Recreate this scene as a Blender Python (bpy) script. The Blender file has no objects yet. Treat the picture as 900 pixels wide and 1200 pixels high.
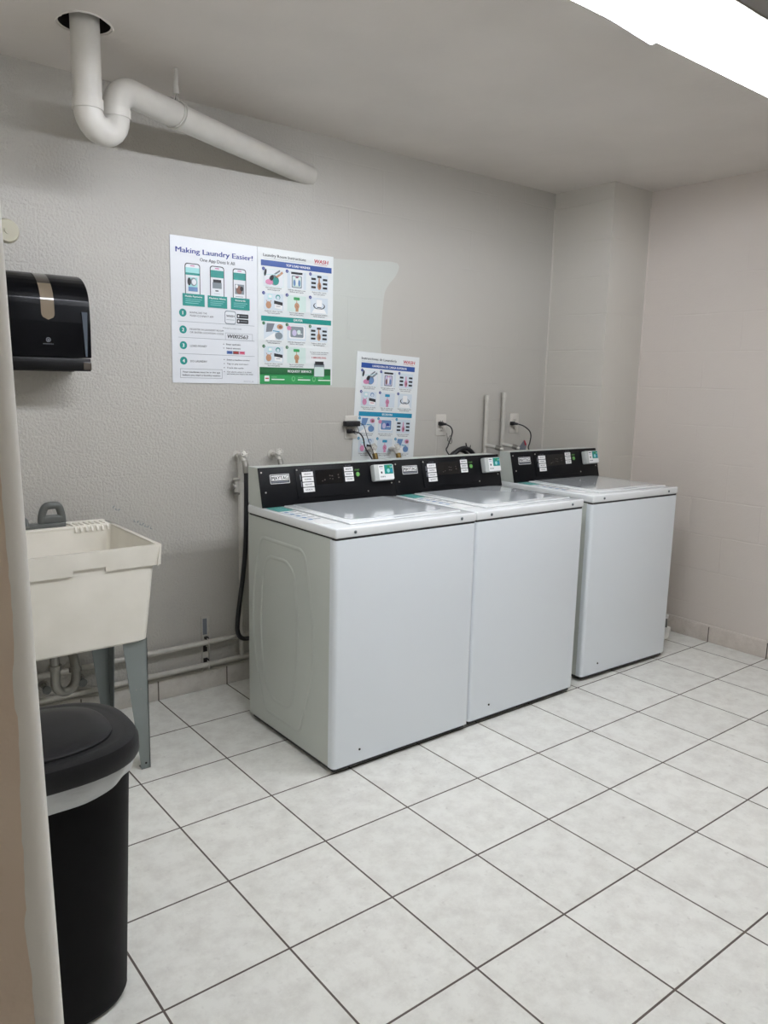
import bpy, bmesh, math, random
from mathutils import Vector, Matrix
random.seed(7)
PI = math.pi
sc = bpy.context.scene
COL = sc.collection

# ------------------------------------------------------------------ camera
cam_d = bpy.data.cameras.new('camera')
cam = bpy.data.objects.new('camera', cam_d)
COL.objects.link(cam)
sc.camera = cam
cam_d.sensor_fit = 'HORIZONTAL'
cam_d.sensor_width = 36.0
cam_d.lens = 36.0 * 913.59 / 900.0
cam_d.clip_start = 0.02
R_ = Vector((0.78603834, -0.61776169, 0.02267641))
U_ = Vector((0.08565449, 0.14516873, 0.98569232))
F_ = Vector((0.61221486, 0.77284962, -0.16702224))
cam.matrix_world = Matrix(((R_.x, U_.x, -F_.x, -1.25914), (R_.y, U_.y, -F_.y, -3.17725),
                           (R_.z, U_.z, -F_.z, 1.42367), (0, 0, 0, 1)))
# ------------------------------------------------------------------ world / exposure
w = bpy.data.worlds.new('world'); sc.world = w; w.use_nodes = True
w.node_tree.nodes['Background'].inputs[0].default_value = (0, 0, 0, 1)
sc.view_settings.view_transform = 'Standard'
sc.view_settings.look = 'None'
sc.view_settings.gamma = 1.0
sc.view_settings.use_curve_mapping = False
sc.view_settings.exposure = 0.0
sc.cycles.diffuse_bounces = 7
sc.cycles.transparent_max_bounces = 12
TUBE_POWER = 76.0          # emission strength of the fluorescent tubes

S = 0.333                  # floor tile pitch
ZC = 2.52                  # ceiling height
XR = 2.84                  # right wall
XL = -1.134                # left wall of the laundry
YJ = -2.68                 # end of the left wall (the jamb we look past)


# ------------------------------------------------------------------ materials
def srgb(r, g, b):
    f = lambda c: (c / 255) / 12.92 if c / 255 <= 0.04045 else ((c / 255 + 0.055) / 1.055) ** 2.4
    return (f(r), f(g), f(b), 1)


def mat(name, col, rough=0.5, metal=0.0, spec=0.5, coat=0.0, emit=None, estr=0):
    m = bpy.data.materials.new(name); m.use_nodes = True
    b = m.node_tree.nodes['Principled BSDF']
    b.inputs['Base Color'].default_value = col
    b.inputs['Roughness'].default_value = rough
    b.inputs['Metallic'].default_value = metal
    b.inputs['Specular IOR Level'].default_value = spec
    b.inputs['Coat Weight'].default_value = coat
    b.inputs['Coat Roughness'].default_value = 0.08
    if emit:
        b.inputs['Emission Color'].default_value = emit
        b.inputs['Emission Strength'].default_value = estr
    return m


def nd(m, t, **kw):
    n = m.node_tree.nodes.new(t)
    for k, v in kw.items(): setattr(n, k, v)
    return n


def lk(m, a, b): m.node_tree.links.new(a, b)


def math_node(m, op, a, b=None):
    n = nd(m, 'ShaderNodeMath', operation=op)
    for i, v in enumerate((a, b)):
        if v is None: continue
        if hasattr(v, 'links'): lk(m, v, n.inputs[i])
        else: n.inputs[i].default_value = v
    return n.outputs[0]


def mottled(name, c1, c2, scale, rough, bump=0.0, bscale=200, detail=6, **kw):
    m = mat(name, c1, rough, **kw); b = m.node_tree.nodes['Principled BSDF']
    tc = nd(m, 'ShaderNodeTexCoord')
    n = nd(m, 'ShaderNodeTexNoise'); n.inputs['Scale'].default_value = scale; n.inputs['Detail'].default_value = detail
    lk(m, tc.outputs['Object'], n.inputs['Vector'])
    r = nd(m, 'ShaderNodeValToRGB'); r.color_ramp.elements[0].color = c1; r.color_ramp.elements[1].color = c2
    r.color_ramp.elements[0].position = 0.35; r.color_ramp.elements[1].position = 0.65
    lk(m, n.outputs['Fac'], r.inputs['Fac']); lk(m, r.outputs['Color'], b.inputs['Base Color'])
    if bump:
        n2 = nd(m, 'ShaderNodeTexNoise'); n2.inputs['Scale'].default_value = bscale; n2.inputs['Detail'].default_value = 3
        lk(m, tc.outputs['Object'], n2.inputs['Vector'])
        bp = nd(m, 'ShaderNodeBump'); bp.inputs['Strength'].default_value = bump; bp.inputs['Distance'].default_value = 0.002
        lk(m, n2.outputs['Fac'], bp.inputs['Height']); lk(m, bp.outputs['Normal'], b.inputs['Normal'])
    return m


def wall_material(name, axis, col, stucco_left=True, base=0.0004, joints=0.0011):
    """painted masonry: block joints and a rolled stucco skin as bump. axis: which world axis runs along the wall"""
    m = mat(name, col, 0.36, spec=0.5); b = m.node_tree.nodes['Principled BSDF']
    geo = nd(m, 'ShaderNodeNewGeometry')
    sx = nd(m, 'ShaderNodeSeparateXYZ'); lk(m, geo.outputs['Position'], sx.inputs[0])
    u = sx.outputs[axis]
    cb = nd(m, 'ShaderNodeCombineXYZ'); lk(m, u, cb.inputs[0]); lk(m, sx.outputs[2], cb.inputs[1])
    wob = nd(m, 'ShaderNodeTexNoise'); wob.inputs['Scale'].default_value = 6; lk(m, geo.outputs['Position'], wob.inputs['Vector'])
    vadd = nd(m, 'ShaderNodeVectorMath', operation='MULTIPLY_ADD')
    lk(m, wob.outputs['Color'], vadd.inputs[0]); vadd.inputs[1].default_value = (0.012, 0.012, 0); lk(m, cb.outputs[0], vadd.inputs[2])
    br = nd(m, 'ShaderNodeTexBrick'); br.offset = 0.5
    lk(m, vadd.outputs[0], br.inputs['Vector'])
    br.inputs['Scale'].default_value = 1; br.inputs['Brick Width'].default_value = 0.405; br.inputs['Row Height'].default_value = 0.203
    br.inputs['Mortar Size'].default_value = 0.006; br.inputs['Mortar Smooth'].default_value = 1.0
    # patchy visibility of the joints
    pn = nd(m, 'ShaderNodeTexNoise'); pn.inputs['Scale'].default_value = 2.3; lk(m, geo.outputs['Position'], pn.inputs['Vector'])
    pr = nd(m, 'ShaderNodeMapRange'); lk(m, pn.outputs['Fac'], pr.inputs[0])
    pr.inputs[1].default_value = .45; pr.inputs[2].default_value = .62; pr.inputs[3].default_value = 0.05; pr.inputs[4].default_value = 1
    j = math_node(m, 'MULTIPLY', br.outputs['Fac'], pr.outputs[0])
    j = math_node(m, 'MULTIPLY', j, joints)
    # stucco
    sn = nd(m, 'ShaderNodeTexNoise'); sn.inputs['Scale'].default_value = 95; sn.inputs['Detail'].default_value = 3
    sn.inputs['Roughness'].default_value = .5; lk(m, geo.outputs['Position'], sn.inputs['Vector'])
    if stucco_left:
        mr = nd(m, 'ShaderNodeMapRange'); lk(m, u, mr.inputs[0]); mr.interpolation_type = 'SMOOTHSTEP'
        mr.inputs[1].default_value = 0.1; mr.inputs[2].default_value = 1.1; mr.inputs[3].default_value = 0.0065; mr.inputs[4].default_value = base
        h = math_node(m, 'MULTIPLY', sn.outputs['Fac'], mr.outputs[0])
    else:
        h = math_node(m, 'MULTIPLY', sn.outputs['Fac'], base)
    ln = nd(m, 'ShaderNodeTexNoise'); ln.inputs['Scale'].default_value = 7; ln.inputs['Detail'].default_value = 2
    lk(m, geo.outputs['Position'], ln.inputs['Vector'])
    h = math_node(m, 'ADD', h, math_node(m, 'MULTIPLY', ln.outputs['Fac'], 0.004))
    h = math_node(m, 'SUBTRACT', h, j)
    bp = nd(m, 'ShaderNodeBump'); bp.inputs['Strength'].default_value = 0.8; bp.inputs['Distance'].default_value = 1.0
    lk(m, h, bp.inputs['Height']); lk(m, bp.outputs['Normal'], b.inputs['Normal'])
    return m


def tile_material(name, au, av, ou=0.0, ov=0.0, skirting=False, sk=srgb(206, 198, 190)):
    m = mat(name, (1, 1, 1, 1), 0.35, spec=0.4); b = m.node_tree.nodes['Principled BSDF']
    geo = nd(m, 'ShaderNodeNewGeometry')
    sx = nd(m, 'ShaderNodeSeparateXYZ'); lk(m, geo.outputs['Position'], sx.inputs[0])
    cb = nd(m, 'ShaderNodeCombineXYZ')
    lk(m, math_node(m, 'ADD', sx.outputs[au], 40 * S + ou), cb.inputs[0])
    if skirting: cb.inputs[1].default_value = S / 2
    else: lk(m, math_node(m, 'ADD', sx.outputs[av], 40 * S + ov), cb.inputs[1])
    br = nd(m, 'ShaderNodeTexBrick'); br.offset = 0.0; br.squash = 1.0
    lk(m, cb.outputs[0], br.inputs['Vector'])
    br.inputs['Scale'].default_value = 1; br.inputs['Brick Width'].default_value = S; br.inputs['Row Height'].default_value = S
    br.inputs['Mortar Size'].default_value = 0.0031; br.inputs['Mortar Smooth'].default_value = 0.15
    br.inputs['Color1'].default_value = (sk if skirting else srgb(229, 229, 223)); br.inputs['Color2'].default_value = (sk if skirting else srgb(224, 224, 218))
    br.inputs['Mortar'].default_value = srgb(96, 88, 82)
    # marbling
    n1 = nd(m, 'ShaderNodeTexNoise'); n1.inputs['Scale'].default_value = 13; n1.inputs['Detail'].default_value = 10; n1.inputs['Roughness'].default_value = .72
    lk(m, geo.outputs['Position'], n1.inputs['Vector'])
    r1 = nd(m, 'ShaderNodeValToRGB')
    r1.color_ramp.elements[0].position = .36; r1.color_ramp.elements[0].color = (.70, .675, .66, 1)
    r1.color_ramp.elements[1].position = .58; r1.color_ramp.elements[1].color = (1, 1, 1, 1)
    lk(m, n1.outputs['Fac'], r1.inputs['Fac'])
    mx = nd(m, 'ShaderNodeMix', data_type='RGBA', blend_type='MULTIPLY'); mx.inputs['Factor'].default_value = .5
    lk(m, br.outputs['Color'], mx.inputs['A']); lk(m, r1.outputs['Color'], mx.inputs['B'])
    # grime: more by the sink and behind the machines
    n2 = nd(m, 'ShaderNodeTexNoise'); n2.inputs['Scale'].default_value = 45; n2.inputs['Detail'].default_value = 4
    lk(m, geo.outputs['Position'], n2.inputs['Vector'])
    r2 = nd(m, 'ShaderNodeMapRange'); lk(m, n2.outputs['Fac'], r2.inputs[0])
    r2.inputs[1].default_value = .62; r2.inputs[2].default_value = .78; r2.inputs[3].default_value = 0; r2.inputs[4].default_value = .35
    mx2 = nd(m, 'ShaderNodeMix', data_type='RGBA', blend_type='MULTIPLY'); lk(m, r2.outputs[0], mx2.inputs['Factor'])
    lk(m, mx.outputs['Result'], mx2.inputs['A']); mx2.inputs['B'].default_value = (.5, .47, .45, 1)
    lk(m, mx2.outputs['Result'], b.inputs['Base Color'])
    rr = nd(m, 'ShaderNodeMapRange'); lk(m, br.outputs['Fac'], rr.inputs[0]); rr.inputs[3].default_value = .33; rr.inputs[4].default_value = .9
    lk(m, rr.outputs[0], b.inputs['Roughness'])
    bp = nd(m, 'ShaderNodeBump'); bp.inputs['Distance'].default_value = 0.0015; bp.inputs['Strength'].default_value = .6; bp.invert = True
    lk(m, br.outputs['Fac'], bp.inputs['Height']); lk(m, bp.outputs['Normal'], b.inputs['Normal'])
    return m


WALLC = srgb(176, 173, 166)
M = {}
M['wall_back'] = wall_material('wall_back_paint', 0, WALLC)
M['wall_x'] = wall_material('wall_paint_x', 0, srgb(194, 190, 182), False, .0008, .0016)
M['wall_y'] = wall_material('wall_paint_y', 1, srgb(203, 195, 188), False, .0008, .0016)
M['ceiling'] = mottled('ceiling_paint', srgb(211, 205, 199), srgb(216, 210, 204), 3, .6, .6, 30)
M['patch'] = wall_material('old_paint_patch', 0, srgb(184, 187, 181), False, .0004, .0010)
M['floor'] = tile_material('floor_tile', 0, 1)
M['skirt_x'] = tile_material('skirting_tile_x', 0, 2, skirting=True, sk=srgb(203, 199, 192))
M['skirt_y'] = tile_material('skirting_tile_y', 1, 2, skirting=True)
M['jamb'] = mottled('jamb_white_paint', srgb(228, 225, 216), srgb(234, 231, 223), 6, .4, .2, 60)
M['tan'] = mottled('tan_wall_paint', srgb(226, 207, 186), srgb(234, 217, 197), 5, .55, .25, 90)
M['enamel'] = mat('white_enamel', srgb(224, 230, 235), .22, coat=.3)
M['side'] = mat('shaded_enamel_console_grey', srgb(189, 194, 188), .3, coat=.15)  # flank shade put into the white enamel colour; also the console's own grey
M['top'] = mat('white_enamel_top', srgb(228, 231, 232), .14, coat=.5)
M['glass'] = mat('lid_grey_glass', srgb(212, 217, 220), .07, spec=.6, coat=.8)
M['black'] = mat('console_black', srgb(7, 8, 12), .5, spec=.2)
M['display'] = mat('display_black', srgb(6, 7, 9), .12)
M['seg'] = mat('display_segments', srgb(70, 62, 58), .4)
M['labelw'] = mat('label_white', srgb(225, 225, 224), .5)
M['ink'] = mat('black_ink', srgb(30, 32, 36), .6)
M['greyink'] = mat('grey_ink', srgb(110, 115, 122), .6)
M['teal'] = mat('teal_print', srgb(0, 132, 124), .4)
M['tealblue'] = mat('blue_teal_print', srgb(20, 130, 165), .4)
M['blue'] = mat('blue_print', srgb(32, 70, 140), .4)
M['navy'] = mat('navy_print', srgb(38, 52, 130), .4)
M['red'] = mat('red_print', srgb(175, 30, 50), .4)
M['green'] = mat('green_print', srgb(44, 140, 78), .4)
M['dgreen'] = mat('dark_green_print', srgb(22, 92, 50), .4)
M['lgreen'] = mat('light_green_print', srgb(110, 175, 120), .4)
M['btn'] = mat('green_button', srgb(98, 158, 82), .4)
M['paper'] = mat('poster_paper', srgb(214, 217, 221), .32, coat=.2)
M['paper_c'] = mat('poster_paper_cool', srgb(214, 218, 218), .32, coat=.2)
M['pic'] = mat('picture_ground_grey', srgb(196, 206, 214), .45)
M['picg'] = mat('picture_ground_green', srgb(194, 212, 206), .45)
M['skin'] = mat('printed_hand_tan', srgb(176, 132, 100), .5)
M['pink'] = mat('printed_pink', srgb(196, 128, 160), .5)
M['lilac'] = mat('printed_lilac', srgb(186, 178, 206), .5)
M['pblue'] = mat('printed_blue_grey', srgb(96, 128, 170), .5)
M['cyan'] = mat('printed_pale_cyan', srgb(150, 205, 205), .5)
M['pgrey'] = mat('printed_mid_grey', srgb(120, 130, 136), .5)
M['brown'] = mat('printed_brown', srgb(120, 84, 72), .5)
M['steel'] = mat('brushed_steel', srgb(190, 190, 185), .35, metal=.9)
M['brass'] = mat('brass', srgb(128, 108, 66), .3, metal=.9)
M['paintedpipe'] = mottled('painted_pipe', srgb(180, 177, 169), srgb(190, 187, 179), 20, .4, .3, 120)
M['pvc'] = mottled('white_pvc_pipe', srgb(192, 189, 182), srgb(200, 197, 190), 8, .38, .1, 80)
M['hose'] = mat('black_rubber', srgb(18, 18, 22), .45)
M['plate'] = mat('outlet_plastic', srgb(196, 192, 184), .4)
M['dark'] = mat('dark_void', srgb(38, 34, 32), .8)
M['tub'] = mottled('cream_tub_plastic', srgb(222, 218, 207), srgb(230, 226, 216), 7, .42)
M['leg'] = mat('grey_galvanised_leg', srgb(124, 131, 130), .45, metal=.15)
M['grey'] = mat('grey_plastic', srgb(92, 95, 92), .4)
M['readerb'] = mat('reader_grey_plastic', srgb(176, 180, 178), .35)
M['chrome'] = mat('dull_chrome', srgb(150, 148, 142), .3, metal=.8)
M['disp'] = mat('dispenser_black', srgb(5, 6, 10), .24, spec=.2)
M['disp2'] = mat('dispenser_black_base', srgb(5, 5, 6), .4, spec=.25)
M['smoke'] = mat('smoked_window', srgb(120, 108, 92), .12, coat=1)
M['smoke2'] = mat('smoked_window_top', srgb(66, 60, 54), .12, coat=1)
M['keys'] = mat('slate_strip', srgb(62, 70, 80), .35)
M['logo'] = mat('logo_grey', srgb(95, 98, 102), .4)
M['bin'] = mottled('bin_black_plastic', srgb(7, 6, 7), srgb(10, 9, 10), 30, .55, .1, 300, spec=.1)
M['lidm'] = mottled('bin_lid_plastic', srgb(20, 20, 22), srgb(25, 25, 27), 18, .4, .1, 300, spec=.25)
M['fixture'] = mat('fixture_white_enamel', srgb(150, 146, 136), .4)
M['fixside'] = mat('fixture_unlit_side', srgb(176, 176, 174), .5)  # grey carries the unlit look of the white housing's outer side
M['beige'] = mat('beige_plastic', srgb(178, 174, 154), .5)
M['whitepl'] = mat('white_plastic', srgb(225, 225, 220), .4)
M['tube'] = mat('fluorescent_tube', (1, 1, 1, 1), .3, emit=(.95, .985, 1.06, 1), estr=TUBE_POWER)
# bag liner: thin white translucent film
m = mat('bin_liner_film', srgb(222, 226, 228), .3); M['liner'] = m
b = m.node_tree.nodes['Principled BSDF']
tcn = nd(m, 'ShaderNodeTexCoord'); mpn = nd(m, 'ShaderNodeMapping'); mpn.inputs['Scale'].default_value = (14, 14, 60)
mpn.inputs['Rotation'].default_value = (.4, .3, 0)
lk(m, tcn.outputs['Object'], mpn.inputs[0])
nn = nd(m, 'ShaderNodeTexNoise'); nn.inputs['Scale'].default_value = 1.4; nn.inputs['Detail'].default_value = 3; lk(m, mpn.outputs[0], nn.inputs['Vector'])
bp = nd(m, 'ShaderNodeBump'); bp.inputs['Distance'].default_value = .006; bp.inputs['Strength'].default_value = .8
lk(m, nn.outputs['Fac'], bp.inputs['Height']); lk(m, bp.outputs['Normal'], b.inputs['Normal'])
tr = nd(m, 'ShaderNodeBsdfTransparent'); ms = nd(m, 'ShaderNodeMixShader'); ms.inputs[0].default_value = .28
lk(m, b.outputs[0], ms.inputs[1]); lk(m, tr.outputs[0], ms.inputs[2]); lk(m, ms.outputs[0], m.node_tree.nodes['Material Output'].inputs[0])
# prismatic acrylic lens
m = bpy.data.materials.new('prismatic_acrylic'); m.use_nodes = True; M['lens'] = m
nt = m.node_tree; nt.nodes.remove(nt.nodes['Principled BSDF'])
tl = nd(m, 'ShaderNodeBsdfTranslucent'); tl.inputs[0].default_value = (.93, .94, .97, 1)
tp = nd(m, 'ShaderNodeBsdfTransparent'); tp.inputs[0].default_value = (.93, .94, .97, 1)
gl = nd(m, 'ShaderNodeBsdfGlossy'); gl.inputs['Roughness'].default_value = .12
tcn = nd(m, 'ShaderNodeTexCoord'); vo = nd(m, 'ShaderNodeTexChecker'); vo.inputs['Scale'].default_value = 230
mp = nd(m, 'ShaderNodeMapping'); mp.inputs['Rotation'].default_value = (0, 0, PI / 4); lk(m, tcn.outputs['Object'], mp.inputs[0]); lk(m, mp.outputs[0], vo.inputs['Vector'])
bp = nd(m, 'ShaderNodeBump'); bp.inputs['Distance'].default_value = .002; bp.inputs['Strength'].default_value = .7
lk(m, vo.outputs['Fac'], bp.inputs['Height'])
lk(m, bp.outputs['Normal'], gl.inputs['Normal']); lk(m, bp.outputs['Normal'], tl.inputs['Normal'])
fac = nd(m, 'ShaderNodeMapRange'); lk(m, vo.outputs['Fac'], fac.inputs[0]); fac.inputs[3].default_value = .62; fac.inputs[4].default_value = .8
m1 = nd(m, 'ShaderNodeMixShader'); lk(m, fac.outputs[0], m1.inputs[0]); lk(m, tl.outputs[0], m1.inputs[1]); lk(m, tp.outputs[0], m1.inputs[2])
m2 = nd(m, 'ShaderNodeMixShader'); m2.inputs[0].default_value = .07; lk(m, m1.outputs[0], m2.inputs[1]); lk(m, gl.outputs[0], m2.inputs[2])
lk(m, m2.outputs[0], nt.nodes['Material Output'].inputs[0])


# ------------------------------------------------------------------ mesh builder
class MB:
    def __init__(s): s.v = []; s.f = []; s.mi = []; s.sm = []; s.mats = []

    def _m(s, m):
        m = M[m] if isinstance(m, str) else m
        if m not in s.mats: s.mats.append(m)
        return s.mats.index(m)

    def add(s, vs, fs, m, smooth=False):
        o = len(s.v); k = s._m(m); s.v += [Vector(p) for p in vs]
        for f in fs: s.f.append([i + o for i in f]); s.mi.append(k); s.sm.append(smooth)

    def box(s, x0, x1, y0, y1, z0, z1, m, bev=0.0, seg=2, sel=None, xf=None):
        bm = bmesh.new()
        bmesh.ops.create_cube(bm, size=1)
        for v in bm.verts:
            v.co = Vector(((x0 + x1) / 2 + v.co.x * (x1 - x0), (y0 + y1) / 2 + v.co.y * (y1 - y0), (z0 + z1) / 2 + v.co.z * (z1 - z0)))
        if bev > 0:
            es = [e for e in bm.edges if sel is None or sel((e.verts[0].co + e.verts[1].co) / 2, (e.verts[1].co - e.verts[0].co).normalized())]
            bmesh.ops.bevel(bm, geom=es, offset=bev, segments=seg, affect='EDGES', profile=.5)
        s.bm(bm, m, bev > 0, xf)

    def bm(s, bm, m, smooth=False, xf=None):
        bm.verts.index_update()
        vs = [(xf @ v.co) if xf else v.co.copy() for v in bm.verts]
        s.add(vs, [[v.index for v in f.verts] for f in bm.faces], m, smooth); bm.free()

    def prism(s, poly, axis, a0, a1, m, smooth=False, bev=0):
        """poly: list of 2-D points in the other two axes (in xyz order); extruded along axis"""
        bm = bmesh.new()
        def P(p, a):
            q = list(p); q.insert(axis, a); return Vector(q)
        A = [bm.verts.new(P(p, a0)) for p in poly]; B = [bm.verts.new(P(p, a1)) for p in poly]
        n = len(poly)
        bm.faces.new(A); bm.faces.new(B[::-1])
        for i in range(n): bm.faces.new((A[i], B[i], B[(i + 1) % n], A[(i + 1) % n]))
        bmesh.ops.recalc_face_normals(bm, faces=bm.faces)
        if bev:
            bmesh.ops.bevel(bm, geom=[e for e in bm.edges], offset=bev, segments=2, affect='EDGES', profile=.5)
        s.bm(bm, m, smooth or bev > 0)

    def cyl(s, p0, p1, r, m, n=20, r1=None, cap=True):
        s.tube([p0, p1], r, m, n, radii=[r, r1 if r1 is not None else r], cap=cap)

    def tube(s, pts, r, m, n=14, radii=None, cap=True, closed=False):
        pts = [Vector(p) for p in pts]; k = len(pts); radii = radii or [r] * k
        vs = []; fs = []; prev = None
        for i, p in enumerate(pts):
            if closed: t = pts[(i + 1) % k] - pts[i - 1]
            else: t = (pts[min(i + 1, k - 1)] - pts[max(i - 1, 0)])
            t.normalize()
            if prev is None:
                a = Vector((0, 0, 1)) if abs(t.z) < .9 else Vector((1, 0, 0))
                u = t.cross(a).normalized()
            else:
                u = (prev - t * prev.dot(t))
                u = u.normalized() if u.length > 1e-6 else t.orthogonal().normalized()
            prev = u; v = t.cross(u)
            for j in range(n):
                a = 2 * PI * j / n; vs.append(p + (u * math.cos(a) + v * math.sin(a)) * radii[i])
        rng = k if closed else k - 1
        for i in range(rng):
            i2 = (i + 1) % k
            for j in range(n): fs.append((i * n + j, i * n + (j + 1) % n, i2 * n + (j + 1) % n, i2 * n + j))
        s.add(vs, fs, m, True)
        if cap and not closed:
            s.add(vs[:n], [list(range(n))[::-1]], m); s.add(vs[-n:], [list(range(n))], m)

    def loft(s, rings, m, smooth=True, cap0=False, cap1=False):
        n = len(rings[0]); vs = [p for r in rings for p in r]; fs = []
        for i in range(len(rings) - 1):
            for j in range(n): fs.append((i * n + j, i * n + (j + 1) % n, (i + 1) * n + (j + 1) % n, (i + 1) * n + j))
        s.add(vs, fs, m, smooth)
        if cap0: s.add(rings[0], [list(range(n))[::-1]], m)
        if cap1: s.add(rings[-1], [list(range(n))], m)

    def build(s, name, parent=None, angle=40):
        me = bpy.data.meshes.new(name)
        c = Vector((0, 0, 0))
        lo = Vector([min(p[i] for p in s.v) for i in range(3)]); hi = Vector([max(p[i] for p in s.v) for i in range(3)])
        c = (lo + hi) / 2
        if parent is None: c.z = lo.z
        me.from_pydata([p - c for p in s.v], [], s.f)
        for mm in s.mats: me.materials.append(mm)
        for p, k, sm in zip(me.polygons, s.mi, s.sm): p.material_index = k; p.use_smooth = sm
        bm = bmesh.new(); bm.from_mesh(me); bmesh.ops.remove_doubles(bm, verts=bm.verts, dist=1e-6)
        for e in bm.edges:
            if len(e.link_faces) == 2 and e.calc_face_angle(0) > math.radians(angle): e.smooth = False
        bm.to_mesh(me); bm.free()
        o = bpy.data.objects.new(name, me); COL.objects.link(o); o.location = c
        if parent is not None: o.parent = parent
        return o


def thing(name, label, cat, loc=(0, 0, 0), rz=0, group=None):
    o = bpy.data.objects.new(name, None); COL.objects.link(o); o.empty_display_size = .1
    o.location = loc; o.rotation_euler = (0, 0, rz); o['label'] = label; o['category'] = cat
    if group: o['group'] = group
    return o


def tag(o, label, cat, group=None):
    o['label'] = label; o['category'] = cat
    if group: o['group'] = group
    return o


def struct(o): o['kind'] = 'structure'; return o


def smooth_path(pts, n=8):
    """Catmull-Rom through pts"""
    P = [Vector(p) for p in pts]; P = [P[0] * 2 - P[1]] + P + [P[-1] * 2 - P[-2]]; out = []
    for i in range(1, len(P) - 2):
        for k in range(n):
            t = k / n; a, b, c, d = P[i - 1:i + 3]
            out.append(.5 * ((2 * b) + (c - a) * t + (2 * a - 5 * b + 4 * c - d) * t * t + (3 * b - a - 3 * c + d) * t ** 3))
    out.append(P[-2]); return out


_tc = {}
def text_geo(body, bold=0.0):
    key = (body, bold)
    if key in _tc: return _tc[key]
    cu = bpy.data.curves.new('t', 'FONT'); cu.body = body; cu.size = 1; cu.resolution_u = 2; cu.offset = bold
    ob = bpy.data.objects.new('t', cu); COL.objects.link(ob)
    dg = bpy.context.evaluated_depsgraph_get(); e = ob.evaluated_get(dg); me = e.to_mesh()
    vs = [v.co.copy() for v in me.vertices]; fs = [list(p.vertices) for p in me.polygons]
    e.to_mesh_clear(); bpy.data.objects.remove(ob); bpy.data.curves.remove(cu)
    w = max([v.x for v in vs], default=1); x0 = min([v.x for v in vs], default=0)
    _tc[key] = (vs, fs, x0, w); return _tc[key]


class Sheet:
    """prints flat shapes on a plane: (u right, v down) in metres from the origin corner, lying 'lay' layers proud of it"""
    def __init__(s, org, ux, vx, nx, step=.00035):
        s.o = Vector(org); s.u = Vector(ux).normalized(); s.v = Vector(vx).normalized(); s.n = Vector(nx).normalized(); s.st = step
        s.mb = MB()

    def P(s, u, v, l): return s.o + s.u * u + s.v * v + s.n * (l * s.st)

    def poly(s, pts, m, l=1):
        vs = [s.P(u, v, l) for u, v in pts]
        f = list(range(len(vs)))
        nn = (vs[1] - vs[0]).cross(vs[2] - vs[1])
        if nn.dot(s.n) < 0: f = f[::-1]
        s.mb.add(vs, [f], m)

    def rect(s, u0, v0, u1, v1, m, l=1): s.poly([(u0, v0), (u1, v0), (u1, v1), (u0, v1)], m, l)

    def rrect(s, u0, v0, u1, v1, r, m, l=1):
        pts = []
        for cx, cy, a0 in ((u1 - r, v1 - r, 0), (u0 + r, v1 - r, PI / 2), (u0 + r, v0 + r, PI), (u1 - r, v0 + r, 1.5 * PI)):
            for k in range(5):
                a = a0 + k * PI / 8; pts.append((cx + r * math.cos(a), cy + r * math.sin(a)))
        s.poly(pts, m, l)

    def frame(s, u0, v0, u1, v1, t, m, l=1):
        s.rect(u0, v0, u1, v0 + t, m, l); s.rect(u0, v1 - t, u1, v1, m, l); s.rect(u0, v0, u0 + t, v1, m, l); s.rect(u1 - t, v0, u1, v1, m, l)

    def ell(s, cu, cv, ru, rv, m, l=1, rot=0, n=18):
        c, sn = math.cos(rot), math.sin(rot)
        s.poly([(cu + ru * math.cos(a) * c - rv * math.sin(a) * sn, cv + ru * math.cos(a) * sn + rv * math.sin(a) * c) for a in [2 * PI * k / n for k in range(n)]], m, l)

    def line(s, u0, v0, u1, v1, t, m, l=1):
        d = Vector((u1 - u0, v1 - v0)); d.normalize(); p = Vector((-d.y, d.x)) * t / 2
        s.poly([(u0 + p.x, v0 + p.y), (u1 + p.x, v1 + p.y), (u1 - p.x, v1 - p.y), (u0 - p.x, v0 - p.y)], m, l)

    def text(s, body, u, v, h, m, align='l', width=None, bold=0.0, l=2, slant=0):
        """v = baseline, h = cap height, width = forced overall width"""
        if bold:
            d = min(.05, bold * 1.4) * h
            s.text(body, u - d, v, h, m, align, width, 0, l, slant); s.text(body, u + d, v, h, m, align, width, 0, l + .3, slant); return
        vs, fs, x0, w = text_geo(body, 0)
        sy = h / .7; tw = (w - x0); sx = (width / tw) if width else sy
        off = {'l': 0, 'c': -tw * sx / 2, 'r': -tw * sx}[align]
        pts = [s.P(u + off + (p.x - x0) * sx + slant * p.y * sy, v - p.y * sy, l) for p in vs]
        if not fs: return
        if s.u.cross(s.v).dot(s.n) > 0: pass
        s.mb.add(pts, fs, m)

    def build(s, name, parent): return s.mb.build(name, parent)

    def fresh(s): s.mb = MB(); return s


# ================================================================== structure
# floor
f = MB(); f.box(-2.3, XR + .1, -4.7, .1, -.08, 0, 'floor'); struct(f.build('floor'))
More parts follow.
